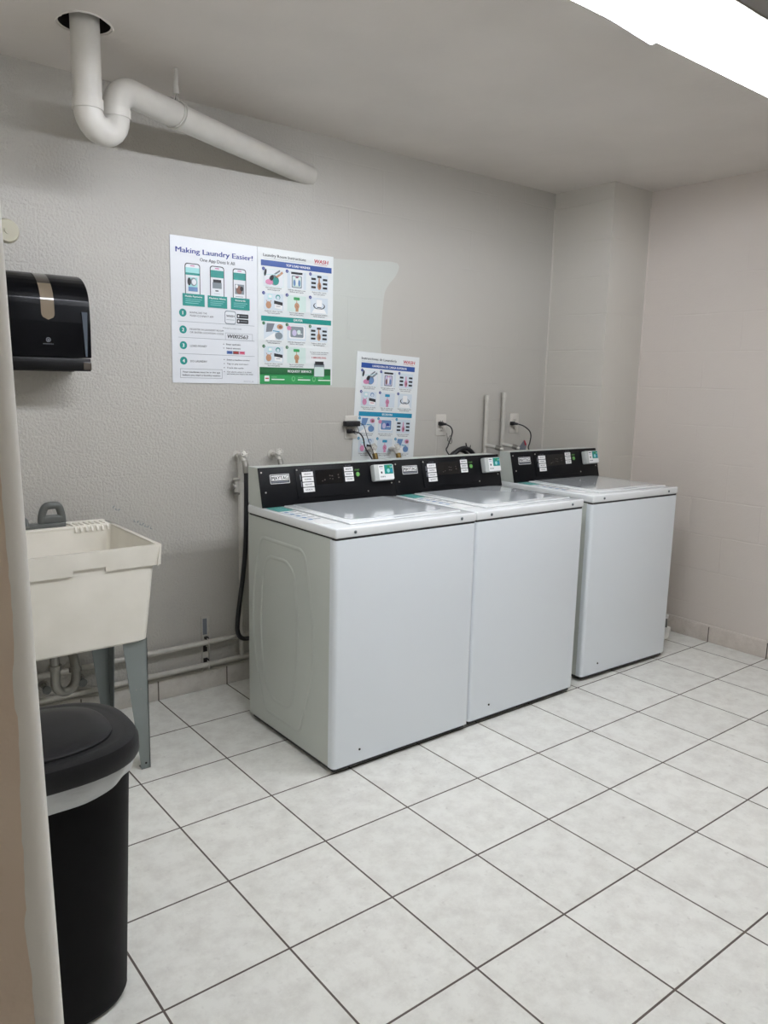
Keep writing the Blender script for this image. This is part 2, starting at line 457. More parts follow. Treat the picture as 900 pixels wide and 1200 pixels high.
# ceiling with the round hole for the drain pipe
HX, HY, HR = -.357, -.447, .079
c = MB(); n = 40
ring = [(HX + HR * math.cos(2 * PI * k / n), HY + HR * math.sin(2 * PI * k / n)) for k in range(n)]
def sq(k, r=.2):
    a = 2 * PI * k / n; q = max(abs(math.cos(a)), abs(math.sin(a))); return (HX + r * math.cos(a) / q, HY + r * math.sin(a) / q)
vs = [(x, y, ZC) for x, y in ring] + [(*sq(k), ZC) for k in range(n)]
c.add(vs, [(k, (k + 1) % n, n + (k + 1) % n, n + k) for k in range(n)], 'ceiling')
x0, x1, y0, y1 = -2.3, XR + .1, -4.7, .1; r = .2
for a in ((x0, HX - r, y0, y1), (HX + r, x1, y0, y1), (HX - r, HX + r, y0, HY - r), (HX - r, HX + r, HY + r, y1)):
    c.add([(a[0], a[2], ZC), (a[1], a[2], ZC), (a[1], a[3], ZC), (a[0], a[3], ZC)], [(0, 3, 2, 1)], 'ceiling')
vs = [(x, y, ZC) for x, y in ring] + [(x, y, ZC + .14) for x, y in ring]
c.add(vs, [(k, n + k, n + (k + 1) % n, (k + 1) % n) for k in range(n)], 'dark')
c.add(vs[n:], [list(range(n))[::-1]], 'dark')
c.add([(x0, y0, ZC + .15), (x1, y0, ZC + .15), (x1, y1, ZC + .15), (x0, y1, ZC + .15)], [(0, 1, 2, 3)], 'ceiling')
ceil = struct(c.build('ceiling'))
# ragged plaster lip round the hole
lp = MB(); pts = []
for k in range(n):
    a = 2 * PI * k / n; rr = HR + .004 + .005 * math.sin(3 * a + 1) + .003 * random.random(); pts.append((HX + rr * math.cos(a), HY + rr * math.sin(a), ZC - .0008))
lp.tube(pts, .0035, 'ceiling', 8, closed=True); lp.build('plaster_lip', ceil).location -= Vector((0, 0, ceil.location.z)) * 0
for ch in ceil.children: ch.location -= ceil.location
# small drips of paint
# walls
def slab(name, x0, x1, y0, y1, m, z0=0, z1=ZC):
    b = MB(); b.box(x0, x1, y0, y1, z0, z1, m); return struct(b.build(name))
wb = slab('wall_back', -2.3, XR + .1, 0, .1, 'wall_back')
slab('wall_right', XR, XR + .1, -4.7, 0, 'wall_y')
slab('wall_front', -2.3, XR, -4.8, -4.7, 'wall_x')
slab('wall_outer', -2.4, -2.3, -4.8, YJ, 'wall_y')
slab('wall_column', 2.488, XR, -.412, 0, 'wall_x')
# left wall: slab whose near end is the rounded, white painted jamb
JR = .024
def jamb_poly():
    p = [(-2.3, -.001), (-2.3, YJ)]
    for k in range(9):
        a = -PI / 2 + k * PI / 16; p.append((XL - JR + JR * math.cos(a), YJ + JR + JR * math.sin(a)))
    p.append((XL, -.001)); return p
lw = MB(); jp = jamb_poly()
LEAN = .0208
def ln(z): return (1.2 - z) * LEAN      # the old wall is out of plumb
vs = [(x + (ln(0) if x > -2 else 0), y, 0) for x, y in jp] + [(x + (ln(ZC) if x > -2 else 0), y, ZC) for x, y in jp]; q = len(jp)
lw.add(vs, [(k, k + 1, q + k + 1, q + k) for k in range(q - 1)], 'jamb', True)
lwall = struct(lw.build('wall_left'))
# tan paint on the near face, with a ragged brushed edge
tp = MB(); zz = [i * .006 for i in range(int(1.575 / .006) + 1)]; edge = []
for z in zz:
    t = z / 1.575
    e = XL - .0190 - .0006 * math.sin(z * 9) - .0009 * math.sin(z * 23 + 1) - .0009 * random.random() - .0022 * max(0, math.sin(z * 37) - .7) * 3
    if z > 1.4: e -= (z - 1.4) * .3
    edge.append((e, z))
vs = [(-2.29, YJ - .0006, z) for z in zz] + [(e, YJ - .0006, z) for e, z in edge]; k0 = len(zz)
tp.add(vs, [(i, k0 + i, k0 + i + 1, i + 1) for i in range(k0 - 1)], 'tan')
tpo = tp.build('tan_paint', lwall); tpo.location -= lwall.location
# skirting tiles
def skirt(name, x0, x1, y0, y1, m):
    b = MB(); b.box(x0, x1, y0, y1, 0, .088, m, .003, 2); return struct(b.build(name))
skirt('baseboard_back', XL, 2.478, -.011, 0.002, 'skirt_x')
skirt('baseboard_right', XR - .011, XR + .002, -4.7, -.424, 'skirt_y')
skirt('baseboard_column', 2.478, XR - .011, -.424, -.41, 'skirt_x')
skirt('baseboard_column_side', 2.477, 2.49, -.41, -.011, 'skirt_y')
# rough caulk line over the skirting
ck = MB(); ck.tube(smooth_path([(XL, -.004, .09)] + [(-1 + .12 * i, -.004 - .002 * random.random(), .089 + .003 * random.random()) for i in range(28)], 3), .005, 'wall_x', 6)
struct(ck.build('trim_1'))
ck = MB(); ck.tube(smooth_path([(XR - .004, -.45 - .12 * i, .090 + .004 * random.random()) for i in range(30)], 3), .0065, 'wall_y', 6)
struct(ck.build('trim_2'))
# thick paint beads in the wall corners
for i, (x, y, mm) in enumerate(((2.487, -.001, 'wall_x'), (XR - .001, -.413, 'wall_y'))):
    ck = MB(); ck.tube([(x + .0015 * math.sin(z * 7), y, z) for z in [0.09 + .09 * k for k in range(27)]], .005, mm, 8); struct(ck.build('trim_%d' % (3 + i)))
# old lighter paint patch beside the posters
pt = MB()
out = [(.60, 1.985), (.913, 1.985), (1.15, 2.0), (1.309, 2.004), (1.300, 1.945), (1.262, 1.905), (1.232, 1.86), (1.222, 1.80), (1.214, 1.70), (1.213, 1.60), (1.222, 1.50), (1.225, 1.39), (.60, 1.388)]
sp = smooth_path([(x, 0, z) for x, z in out], 3)
pt.add([(p.x, -.0006, p.z) for p in sp], [list(range(len(sp)))], 'patch')
po = pt.build('paint_patch', wb); po.location -= wb.location
if po.data.polygons[0].normal.y > 0: po.data.flip_normals()
# pencil scribbles beside the sink
sh = Sheet((-.16, -.0004, .86), (1, 0, 0), (0, 0, -1), (0, -1, 0))
for i, (u, v) in enumerate([(.075, .045), (.09, .052), (.10, .06), (.112, .064), (.122, .07), (.134, .076), (.146, .082), (-.01, -.02), (.0, -.012), (.012, -.006)]):
    sh.line(u, v, u + .010, v + .006 * (-1) ** i, .0022, 'pgrey'); sh.line(u + .004, v - .006, u + .003, v + .004, .002, 'pgrey')
so = sh.build('pencil_mark', wb); so.location -= wb.location

# ================================================================== fluorescent fixture
FX0, FX1, FY0, FY1 = -.62, 1.86, -1.932, -1.645
fx = thing('ceiling_light', 'long white fluorescent ceiling fixture with its bare tubes showing', 'ceiling light', ((FX0 + FX1) / 2, (FY0 + FY1) / 2, 2.44))
def fadd(mb, name, parent=None):
    o = mb.build(name, parent or fx); o.location -= fx.location if (parent is None) else parent.location + fx.location; return o
h = MB(); T = .0015; zb = 2.460
ins = .03
# inverted tray: top plate on the ceiling, sloping reflector sides, rolled rims
h.box(FX0, FX1, FY0 + .03, FY1 - .03, 2.50, 2.519, 'fixture')
for s_, yb in ((-1, FY0), (1, FY1)):
    yt = yb - s_ * .05
    h.add([(FX0, yb, zb), (FX1, yb, zb), (FX1, yt, 2.50), (FX0, yt, 2.50)], [(0, 1, 2, 3)], 'fixture')
    yo = yb + s_ * .004
    h.add([(FX0, yo, zb), (FX1, yo, zb), (FX1, yo, 2.512), (FX0, yo, 2.512)], [(0, 1, 2, 3)], 'fixside')
    h.box(FX0, FX1, min(yb, yo), max(yb, yo), zb - .003, zb + .002, 'fixture')
fadd(h, 'housing')
for x in (FX0 - .006, FX1):
    h = MB(); h.box(x, x + .006, FY0 - .004, FY1 + .004, 2.398, 2.512, 'fixture', .002); fadd(h, 'end_cap')  # unseen end plates, made deep to shade the upper right wall
bl = MB(); bl.prism([(-1.838, 2.50), (-1.824, 2.484), (-1.754, 2.484), (-1.740, 2.50)], 0, FX0 + .03, FX1 - .03, 'fixture'); fadd(bl, 'ballast_cover')
XM = (FX0 + FX1) / 2
for y in (-1.866, -1.713):
    for a, b_ in ((FX0 + .035, XM - .02), (XM + .02, FX1 - .035)):
        t = MB(); t.cyl((a, y, 2.462), (b_, y, 2.462), .018, 'tube', 18); tube_o = fadd(t, 'fluorescent_tube')
        for x, d in ((a, -1), (b_, 1)):
            e = MB()
            e.cyl((x - d * .0, y, 2.462), (x + d * .012, y, 2.462), .0185, 'steel', 16)
            e.box(min(x + d * .010, x + d * .018), max(x + d * .010, x + d * .018), y - .012, y + .012, 2.446, 2.50, 'whitepl')
            fadd(e, 'lamp_holder')
# the acrylic lens, slid along the housing so its near end covers only the left half
LX0, LX1, LYa, LYb, LZ, LT = -.40, .855, -1.952, -1.698, 2.402, 2.452
l = MB()
prof = [(LYa, LT), (LYa, LZ + .012), (LYa + .008, LZ), (LYb - .008, LZ), (LYb, LZ + .012), (LYb, LT)]
xs = [LX0 + (LX1 - LX0) * k / 12 for k in range(13)]
def sag(x): return min(.05, .030 * max(0, (LX1 - x) / .42))      # the free end has dropped out of the housing
vs = [(x, y, z + (0 if k_ in (0, 5) and False else sag(x))) for x in xs for k_, (y, z) in enumerate(prof)]; q = len(prof)
l.add(vs, [(r_ * q + k, r_ * q + k + 1, (r_ + 1) * q + k + 1, (r_ + 1) * q + k) for r_ in range(12) for k in range(q - 1)], 'lens')
l.add(vs[-q:], [list(range(q))], 'lens'); l.add(vs[:q], [list(range(q))[::-1]], 'lens')
lens = fadd(l, 'lens_cover'); lens['label'] = 'clear prismatic acrylic lens slid to the left'

# ================================================================== drain pipe overhead
DD = Vector((1.097, .449, 0)).normalized()
O_ = Vector((-.357, -.449, 0))
def pp(s, z): return O_ + DD * s + Vector((0, 0, z))
dp = thing('drain_pipe', 'white plastic drain pipe with trap bend hanging from hole in ceiling', 'pipe', tuple(pp(0, 2.2)))
PR = .0455; rb = .057
path = [pp(0, 2.64), pp(0, 2.45), pp(0, 2.30)]
for k in range(0, 13):
    a = PI + k * PI / 12; path.append(pp(rb + rb * math.cos(a), 2.268 + rb * math.sin(a)))
path.append(pp(2 * rb, 2.285))
RA = .075; al = math.radians(85)
for k in range(1, 11):
    a = k * al / 10; path.append(pp(2 * rb + RA - RA * math.cos(a), 2.292 + RA * math.sin(a)))
end_s = 1.24
path += [pp(.29, 2.362), pp(.6, 2.352), pp(.86, 2.346), pp(end_s, 2.338)]
def dadd(mb, name, parent=None):
    o = mb.build(name, parent or dp); o.location -= dp.location; return o
d = MB(); d.tube(path, PR, 'pvc', 28); dadd(d, 'pipe_run')
d = MB(); d.cyl(pp(0, 2.262), pp(0, 2.295), PR + .0035, 'pvc', 28); dadd(d, 'coupling')
d = MB(); d.cyl(pp(2 * rb, 2.268), pp(2 * rb, 2.296), PR + .0035, 'pvc', 28); dadd(d, 'coupling')
# hanger
hg = thing('pipe_hanger', 'white strap hanger holding the overhead drain pipe up to the ceiling', 'hanger', tuple(pp(.40, 2.40)))
def hadd(mb, name):
    o = mb.build(name, hg); o.location -= hg.location; return o
d = MB(); d.tube([pp(.40, 2.519), pp(.402, 2.50), pp(.400, 2.47), pp(.399, 2.445), pp(.399, 2.432)], .008, 'pvc', 10, radii=[.0075, .0075, .0085, .011, .012]); hadd(d, 'strap_drop')
d = MB()
side = DD.cross(Vector((0, 0, 1)))
for off in (-.006, .006):
    pts = []
    for k in range(25):
        a = 2 * PI * k / 24 + PI / 2; rr = PR + .003
        pts.append(pp(.40 + off + .012 * math.sin(a), 2.359) + side * rr * math.cos(a) + Vector((0, 0, rr * math.sin(a))))
    d.tube(pts, .0028, 'pvc', 6)
d.tube([pp(.385, 2.402), pp(.398, 2.436), pp(.418, 2.402)], .003, 'pvc', 6); d.tube([pp(.392, 2.405), pp(.399, 2.44)], .002, 'ink', 6)
hadd(d, 'strap_loop')

# ================================================================== washing machines
WW = .678
def make_washer():
    root = thing('washing_machine', '', 'washing machine', group='top-load washing machines along the back wall')
    # cabinet: sides and back, with pressed ribs on both flanks
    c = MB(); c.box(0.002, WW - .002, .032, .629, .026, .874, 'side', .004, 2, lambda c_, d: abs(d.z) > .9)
    for X, sg in ((.002, -1), (WW - .002, 1)):
        def rib(pts, r=.0042):
            pts = [Vector((X - sg * -.0 + sg * .0004, y, z)) for y, z in pts]
            n = len(pts); vs = []
            for i in range(n):
                t = (pts[(i + 1) % n] - pts[i - 1]).normalized(); p = Vector((0, -t.z, t.y))
                for a, hgt in ((-1, 0), (-.6, .75), (0, 1), (.6, .75), (1, 0)):
                    vs.append(pts[i] + p * a * r * 1.9 + Vector((sg * hgt * r * .45, 0, 0)))
            fs = [(i * 5 + j, i * 5 + j + 1, ((i + 1) % n) * 5 + j + 1, ((i + 1) % n) * 5 + j) for i in range(n) for j in range(4)]
            c.add(vs, fs, 'side', True)
        def closed_barrel(yc, zb_, zt, hw_b, hw_m, hw_t, rr):
            out = []
            # right side up, top, left side down
            zs = [zb_ + rr + (zt - zb_ - 2 * rr) * k / 12 for k in range(13)]
            def hw(z):
                t = (z - zb_) / (zt - zb_)
                return (hw_b * (1 - t) + hw_t * t) + (hw_m - (hw_b + hw_t) / 2) * 4 * t * (1 - t)
            for z in zs: out.append((yc + hw(z), z))
            for k in range(1, 6): a = k * PI / 12; out.append((yc + hw(zs[-1]) - rr + rr * math.cos(a), zs[-1] + rr * math.sin(a)))
            for k in range(6): a = PI / 2 + k * PI / 12; out.append((yc - hw(zs[-1]) + rr + rr * math.cos(a), zs[-1] + rr * math.sin(a)))
            for z in zs[::-1]: out.append((yc - hw(z), z))
            for k in range(1, 6): a = PI + k * PI / 12; out.append((yc - hw(zs[0]) + rr + rr * math.cos(a), zs[0] + rr * math.sin(a)))
            for k in range(6): a = 1.5 * PI + k * PI / 12; out.append((yc + hw(zs[0]) - rr + rr * math.cos(a), zs[0] + rr * math.sin(a)))
            return out
        rib(closed_barrel(.365, .085, .80, .125, .225, .155, .05))
        rib(closed_barrel(.385, .15, .735, .09, .14, .10, .085))
    c.build('cabinet', root)
    p = MB(); p.box(0, WW, 0, .034, .026, .872, 'enamel', .016, 5, lambda c_, d: abs(d.z) > .9 and c_.y < .01)
    fp = p.build('front_panel', root)
    k = MB(); k.cyl((.118, .0005, .075), (.118, -.002, .075), .0045, 'dark', 12); k.build('plug_screw', fp).location -= fp.location
    for x in (.05, WW - .05):
        for y in (.06, .57):
            ft = MB(); ft.cyl((x, y, 0), (x, y, .012), .02, 'hose', 16); ft.cyl((x, y, .012), (x, y, .03), .008, 'steel', 10); ft.build('foot', root)
    g = MB(); g.box(.006, WW - .006, .006, .622, .868, .882, 'dark'); g.build('gasket', root)
    g = MB(); g.box(.012, WW - .012, .014, .61, .009, .030, 'hose'); g.build('gap_shade_pan', root)  # added dark pan that deepens the shade in the gap at the floor
    t = MB(); t.box(0, WW, 0, .629, .879, .915, 'top', .007, 3); tp_ = t.build('top_panel', root)
    for x in (.083, .596):
        s_ = MB(); s_.cyl((x, .001, .897), (x, -.0022, .897), .0062, 'pgrey', 16); s_.cyl((x - .001, -.002, .8965), (x - .001, -.003, .8965), .003, 'ink', 10)
        o = s_.build('lock', root)
    # lid
    l = MB(); l.box(.088, WW - .05, .040, .492, .9150, .9215, 'top', .0045, 3); lid = l.build('lid', root)
    def kid(mb, name, par):
        o = mb.build(name, par); o.location -= par.location; return o
    a, b_, c0, c1, rr = .125, WW - .088, .088, .488, .075
    pts = []
    for cx, cy, a0 in ((b_ - .01, c1 - .01, 0), (a + .01, c1 - .01, PI / 2)):
        for kk in range(4): an = a0 + kk * PI / 6; pts.append((cx + .01 * math.cos(an), cy + .01 * math.sin(an)))
    for cx, cy, a0 in ((a + rr, c0 + rr * .5, PI), (b_ - rr, c0 + rr * .5, 1.5 * PI)):
        for kk in range(7): an = a0 + kk * PI / 12; pts.append((cx + rr * math.cos(an), cy + rr * .5 * math.sin(an)))
    g = MB(); g.prism(pts, 2, .9216, .9228, 'glass'); kid(g, 'lid_glass', lid)
    hh = MB(); hh.box(.30, .40, .0500, .058, .9214, .9222, 'pgrey'); kid(hh, 'lid_print', lid)
    # stickers on the left border of the top
    st = Sheet((.010, .500, .9152), (1, 0, 0), (0, -1, 0), (0, 0, 1))
    st.rect(0, 0, .072, .40, 'labelw', 1); st.rect(.0, .0, .07, .10, 'teal', 2)
    st.text('NOTICE', .008, .03, .010, 'labelw', width=.05, l=3, bold=.02)
    for i in range(5): st.rect(.008, .04 + i * .011, .06 - .008 * (i % 2), .044 + i * .011, 'cyan', 3)
    for i in range(5):
        v = .115 + i * .042; st.rect(.004, v, .03, v + .03, 'pic', 2); st.ell(.017, v + .015, .009, .01, 'pblue', 3); st.rect(.034, v + .004, .066, v + .009, 'greyink', 2); st.rect(.034, v + .014, .060, v + .019, 'pgrey', 2)
    lb = st.build('instruction_label', root)
    # console
    YB, ZB, YT, ZT = .505, .915, .543, 1.069
    e = MB(); e.prism([(YB + .004, ZB), (.600, ZB), (.625, ZB + .01), (.625, ZT), (YT + .004, ZT)], 0, .002, WW - .002, 'side'); e.build('console_housing', root)
    fs_ = MB(); fs_.prism([(YB, ZB), (YB + .006, ZB), (YT + .006, ZT + .001), (YT, ZT + .001)], 0, .0, WW, 'black', bev=.0015); fas = fs_.build('control_fascia', root)
    vdir = Vector((0, YB - YT, ZB - ZT)).normalized(); nrm = Vector((0, -(ZT - ZB), (YT - YB))).normalized()
    FH = math.hypot(YB - YT, ZB - ZT)
    def FS(off=.0003): return Sheet(Vector((0, YT, ZT)) + nrm * off, (1, 0, 0), vdir, nrm, .0004)
    def put(sheet, name, par=fas):
        o = sheet.build(name, par); o.location -= par.location; return o
    s1 = FS(); s1.rrect(.048, .028, .138, .066, .004, 'labelw', 1); s1.rrect(.050, .030, .136, .064, .003, 'ink', 2); s1.rect(.053, .033, .133, .053, 'labelw', 3)
    s1.text('MAYTAG', .093, .0505, .0145, 'ink', 'c', width=.074, bold=.03, l=4); s1.rect(.053, .0565, .133, .061, 'greyink', 3)
    put(s1, 'brand_badge')
    cp = MB(); cp.mb = None
    # recessed-looking control panel with raised edge
    s2 = FS(); s2.frame(.168, .010, .528, .132, .0022, 'pgrey', 1)
    s2.mb = MB()
    def slabf(u0, v0, u1, v1, th, m, bev=.001):
        mb = MB(); xf = Matrix(((1, 0, 0, 0), (0, vdir.y, nrm.y, YT), (0, vdir.z, nrm.z, ZT), (0, 0, 0, 1)))
        xf = Matrix.Translation((0, YT, ZT)) @ Matrix(((1, 0, 0, 0), (0, vdir.y, nrm.y, 0), (0, vdir.z, nrm.z, 0), (0, 0, 0, 1)))
        mb.box(u0, u1, v0, v1, -.001, th, m, bev, 2, xf=xf); return mb, xf
    pn, xf = slabf(.166, .008, .530, .134, .003, 'black'); cpn = pn.build('control_panel', root)
    s3 = FS(.0031); s3.rect(.262, .022, .398, .082, 'display', 1)
    for (u, v) in ((.290, .066), (.302, .062), (.330, .058), (.341, .047), (.33, .045), (.342, .06), (.372, .044), (.374, .056)):
        s3.rect(u, v, u + .006, v + .004, 'seg', 2)
    put(s3, 'display', cpn)
    for i in range(4):
        s4 = FS(.0031); v = .026 + i * .0215; s4.rect(.196, v, .250, v + .0185, 'labelw', 1)
        s4.text(('HEAVY', 'NORMAL', 'DELICATE', 'QUICK')[i], .223, v + .012, .006, 'ink', 'c', width=.034, l=2, bold=.02)
        put(s4, 'cycle_label', cpn)
    for i in range(3):
        s4 = FS(.0031); v = .016 + i * .0215; s4.rect(.408, v, .454, v + .0185, 'labelw', 1)
        s4.text(('BRIGHTS', 'WHITES', 'COLORS')[i], .431, v + .012, .006, 'ink', 'c', width=.030, l=2, bold=.02)
        put(s4, 'cycle_label', cpn)
    s5 = FS(.0031); s5.text('CYCLE', .223, .022, .005, 'greyink', 'c', width=.034, l=1); put(s5, 'cycle_print', cpn)
    s5 = FS(.0031); s5.text('LOAD', .431, .012, .005, 'greyink', 'c', width=.03, l=1); put(s5, 'load_print', cpn); s5 = FS(.0031)
    s5.rect(.186, .036, .190, .058, 'greyink', 1); s5.rect(.188, .064, .192, .086, 'greyink', 1); put(s5, 'indicator_marks', cpn)
    bt = MB(); cpt = xf @ Vector((.476, .050, .003)); bt.cyl(cpt, cpt + nrm * .003, .0095, 'btn', 18); kid(bt, 'start_button', cpn)
    s5 = FS(.0031); s5.text('START', .476, .034, .006, 'btn', 'c', width=.026, l=1, bold=.02); put(s5, 'start_print', cpn)
    for (u, v) in ((.012, .018), (.022, .098), (WW - .012, .018), (WW - .02, .098), (.522, .126), (.174, .016)):
        sc_ = MB(); off = .003 if .166 < u < .53 else 0
        q = xf @ Vector((u, v, off)); sc_.cyl(q, q + nrm * .0015, .0034, 'steel', 10); sc_.build('screw', root)
    # payment reader
    rd, xf = slabf(.548, .016, .655, .088, .030, 'readerb', .006); r_ = rd.build('payment_reader', root)
    s6 = FS(.0304); s6.rrect(.571, .019, .653, .084, .004, 'labelw', 1); s6.rect(.603, .020, .650, .060, 'teal', 2); s6.ell(.627, .028, .009, .006, 'green', 3)
    s6.ell(.624, .046, .008, .009, 'cyan', 3); s6.rect(.636, .040, .646, .053, 'tealblue', 3); s6.text('TAP', .640, .034, .006, 'labelw', 'c', width=.014, l=4)
    s6.rect(.575, .024, .596, .029, 'greyink', 2); s6.rect(.577, .034, .594, .038, 'lilac', 2); s6.rect(.582, .048, .590, .057, 'ink', 2)
    for i in range(4): s6.rect(.578 + i * .007, .068, .582 + i * .007, .074, 'greyink', 2)
    put(s6, 'reader_label', r_)
    return root


def copy_tree(o, parent=None):
    c = o.copy(); COL.objects.link(c)
    if parent is not None: c.parent = parent
    for ch in list(o.children): copy_tree(ch, c)
    return c


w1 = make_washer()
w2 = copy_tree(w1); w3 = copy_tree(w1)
for o, x, y, t, lab in ((w1, .242, -1.019, -.001, 'white top-load washing machine nearest the utility sink, its shade-toned side panel exposed'),
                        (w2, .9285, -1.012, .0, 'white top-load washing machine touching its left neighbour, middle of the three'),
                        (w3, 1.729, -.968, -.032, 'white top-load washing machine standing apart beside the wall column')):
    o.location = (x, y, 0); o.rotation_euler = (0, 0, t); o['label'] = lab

# ================================================================== utility sink
def local(root):
    def add(mb, name, parent=None):
        o = mb.build(name, parent or root)
        o.location -= root.location
        if parent is not None: o.location -= parent.location
        return o
    return add
sk = thing('utility_sink', 'cream plastic laundry tub on tapering grey steel legs', 'sink', (-.51, -.34, 0)); A = local(sk)
X0, X1, Y0, Y1, ZT, ZBt = -.806, -.216, -.618, -.072, .843, .486
def rr_ring(x0, x1, y0, y1, z, r, n=5):
    out = []
    for cx, cy, a0 in ((x1 - r, y1 - r, 0), (x0 + r, y1 - r, PI / 2), (x0 + r, y0 + r, PI), (x1 - r, y0 + r, 1.5 * PI)):
        for k in range(n): a = a0 + k * PI / 2 / (n - 1); out.append(Vector((cx + r * math.cos(a), cy + r * math.sin(a), z)))
    return out
t = MB()
def at(tt, ins):   # outline at fraction tt from top (0) to bottom (1)
    return (X0 + .014 + ins + .030 * tt, X1 - .014 - ins - .030 * tt, Y0 + .014 + ins + .022 * tt, Y1 - .006 - ins - .020 * tt)
rings = [rr_ring(*at(1, .02), ZBt, .02), rr_ring(*at(1, 0), ZBt + .012, .025), rr_ring(*at(.5, 0), (ZT + ZBt) / 2, .02), rr_ring(*at(.02, 0), ZT - .006, .015)]
t.loft(rings, 'tub', True, cap0=True)
# inside
ins = [rr_ring(X0 + .012, X1 - .012, Y0 + .012, Y1 - .07, ZT - .001, .015), rr_ring(X0 + .026, X1 - .026, Y0 + .028, Y1 - .078, ZT - .16, .03), rr_ring(X0 + .05, X1 - .05, Y0 + .055, Y1 - .09, ZBt + .02, .05)]
t.loft([r[::-1] for r in ins], 'tub', True); t.add(ins[-1], [list(range(len(ins[-1])))], 'tub')
tub = A(t, 'basin')
# rim band with the notch in the front edge
rm = MB()
oc = rr_ring(X0, X1, Y0, Y1, ZT, .006, 3); n_ = len(oc)
top_o = oc; top_i = ins[0]
# top lip as ring strips made from boxes
rm.box(X0, X1, Y0, Y0 + .014, ZT - .006, ZT, 'tub', .0025); rm.box(X0, X0 + .014, Y0 + .01, Y1, ZT - .006, ZT, 'tub', .0025)
rm.box(X1 - .014, X1, Y0 + .01, Y1, ZT - .006, ZT, 'tub', .0025); rm.box(X0, X1, Y1 - .072, Y1, ZT - .012, ZT, 'tub', .0025)
def band(p0, p1, inn, z_lo):   # drafted skirt panel
    pass
dz = .074; dr = .011
def skirt_quad(a, b_, nx, ny, zlo, drf):
    a = Vector(a); b_ = Vector(b_); N = Vector((nx, ny, 0))
    lo0 = a - N * drf + Vector((0, 0, zlo - ZT)); lo1 = b_ - N * drf + Vector((0, 0, zlo - ZT))
    th = N * .005
    vs = [a, b_, lo1, lo0, a - th, b_ - th, lo1 - th, lo0 - th]
    rm.add(vs, [(0, 3, 2, 1), (4, 5, 6, 7), (0, 1, 5, 4), (3, 7, 6, 2), (0, 4, 7, 3), (1, 2, 6, 5)], 'tub')
zl = ZT - dz; nl, nr = -.515, -.408
skirt_quad((X0, Y0, ZT), (nl, Y0, ZT), 0, -1, zl - .003, dr); skirt_quad((nr, Y0, ZT), (X1, Y0, ZT), 0, -1, zl, dr)
skirt_quad((nl, Y0, ZT), (nr, Y0, ZT), 0, -1, zl + .016, dr * .8)
skirt_quad((X1, Y0, ZT), (X1, Y1, ZT), 1, 0, zl, dr); skirt_quad((X0, Y1, ZT), (X0, Y0, ZT), -1, 0, zl, dr)
A(rm, 'rim')
wbd = MB()
for i in range(7):
    x = -.380 + i * .0205
    wbd.tube([(x, Y1 - .030, ZT + .005), (x + .010, Y1 - .060, ZT + .002), (x + .016, Y1 - .074, ZT - .010), (x + .017, Y1 - .076, ZT - .022)], .0048, 'tub', 8)
wbd.box(-.385, -.235, Y1 - .030, Y1 - .002, ZT - .002, ZT + .009, 'tub', .004)
A(wbd, 'soap_ridges')
def leg(cx, cy, sx, sy):
    """pressed L-shaped leg tapering to the foot; sx, sy point outwards"""
    m_ = MB(); th = .003; zt = ZBt + .01
    top_w, bot_w = .088, .034
    ox0, oy0 = cx, cy
    for ax in (0, 1):
        vs = []
        for z, wd in ((zt, top_w), (.0, bot_w)):
            if ax == 0:   # flange in the x direction, faces +-y
                vs += [Vector((cx, cy, z)), Vector((cx - sx * wd, cy, z)), Vector((cx - sx * wd, cy - sy * th, z)), Vector((cx, cy - sy * th, z))]
            else:
                vs += [Vector((cx, cy, z)), Vector((cx - sx * th, cy, z)), Vector((cx - sx * th, cy - sy * wd, z)), Vector((cx, cy - sy * wd, z))]
        fs = [(0, 1, 2, 3), (7, 6, 5, 4), (0, 4, 5, 1), (1, 5, 6, 2), (2, 6, 7, 3), (3, 7, 4, 0)]
        bm = bmesh.new(); bv = [bm.verts.new(v) for v in vs]
        for f_ in fs: bm.faces.new([bv[i] for i in f_])
        bmesh.ops.recalc_face_normals(bm, faces=bm.faces); m_.bm(bm, 'leg')
    # foot tab and holes
    m_.box(min(cx, cx - sx * .032), max(cx, cx - sx * .032), min(cy, cy - sy * .032), max(cy, cy - sy * .032), 0, .003, 'leg')
    m_.cyl((cx - sx * .017, cy + sy * .0004, .022), (cx - sx * .017, cy + sy * .0016, .022), .004, 'dark', 10)
    for dx in (.028, .045): m_.cyl((cx - sx * dx, cy + sy * .0003, .31), (cx - sx * dx, cy + sy * .0014, .31), .0022, 'chrome', 8)
    return m_
for sx, sy, cx, cy in ((1, -1, -.258, -.566), (-1, -1, -.764, -.566), (1, 1, -.240, -.10), (-1, 1, -.764, -.10)):
    A(leg(cx, cy, sx, sy), 'leg')
# faucet
fc = MB(); fc.box(-.60, -.392, -.128, -.082, ZT, ZT + .016, 'grey', .004); fb = A(fc, 'faucet_deck')
fc = MB()
sp_ = smooth_path([(-.475, -.105, ZT + .012), (-.474, -.107, ZT + .045), (-.462, -.112, ZT + .078), (-.438, -.116, ZT + .084), (-.415, -.112, ZT + .078), (-.404, -.107, ZT + .05), (-.400, -.105, ZT + .014)], 5)
fc.tube(sp_, .0145, 'grey', 12); fc.box(-.482, -.392, -.120, -.092, ZT + .014, ZT + .046, 'grey', .008); A(fc, 'faucet_handle')
fc = MB(); fc.tube(smooth_path([(-.56, -.105, ZT + .012), (-.56, -.11, ZT + .04), (-.56, -.15, ZT + .055), (-.56, -.22, ZT + .05), (-.56, -.235, ZT + .03)], 6), .010, 'grey', 12); A(fc, 'spout')
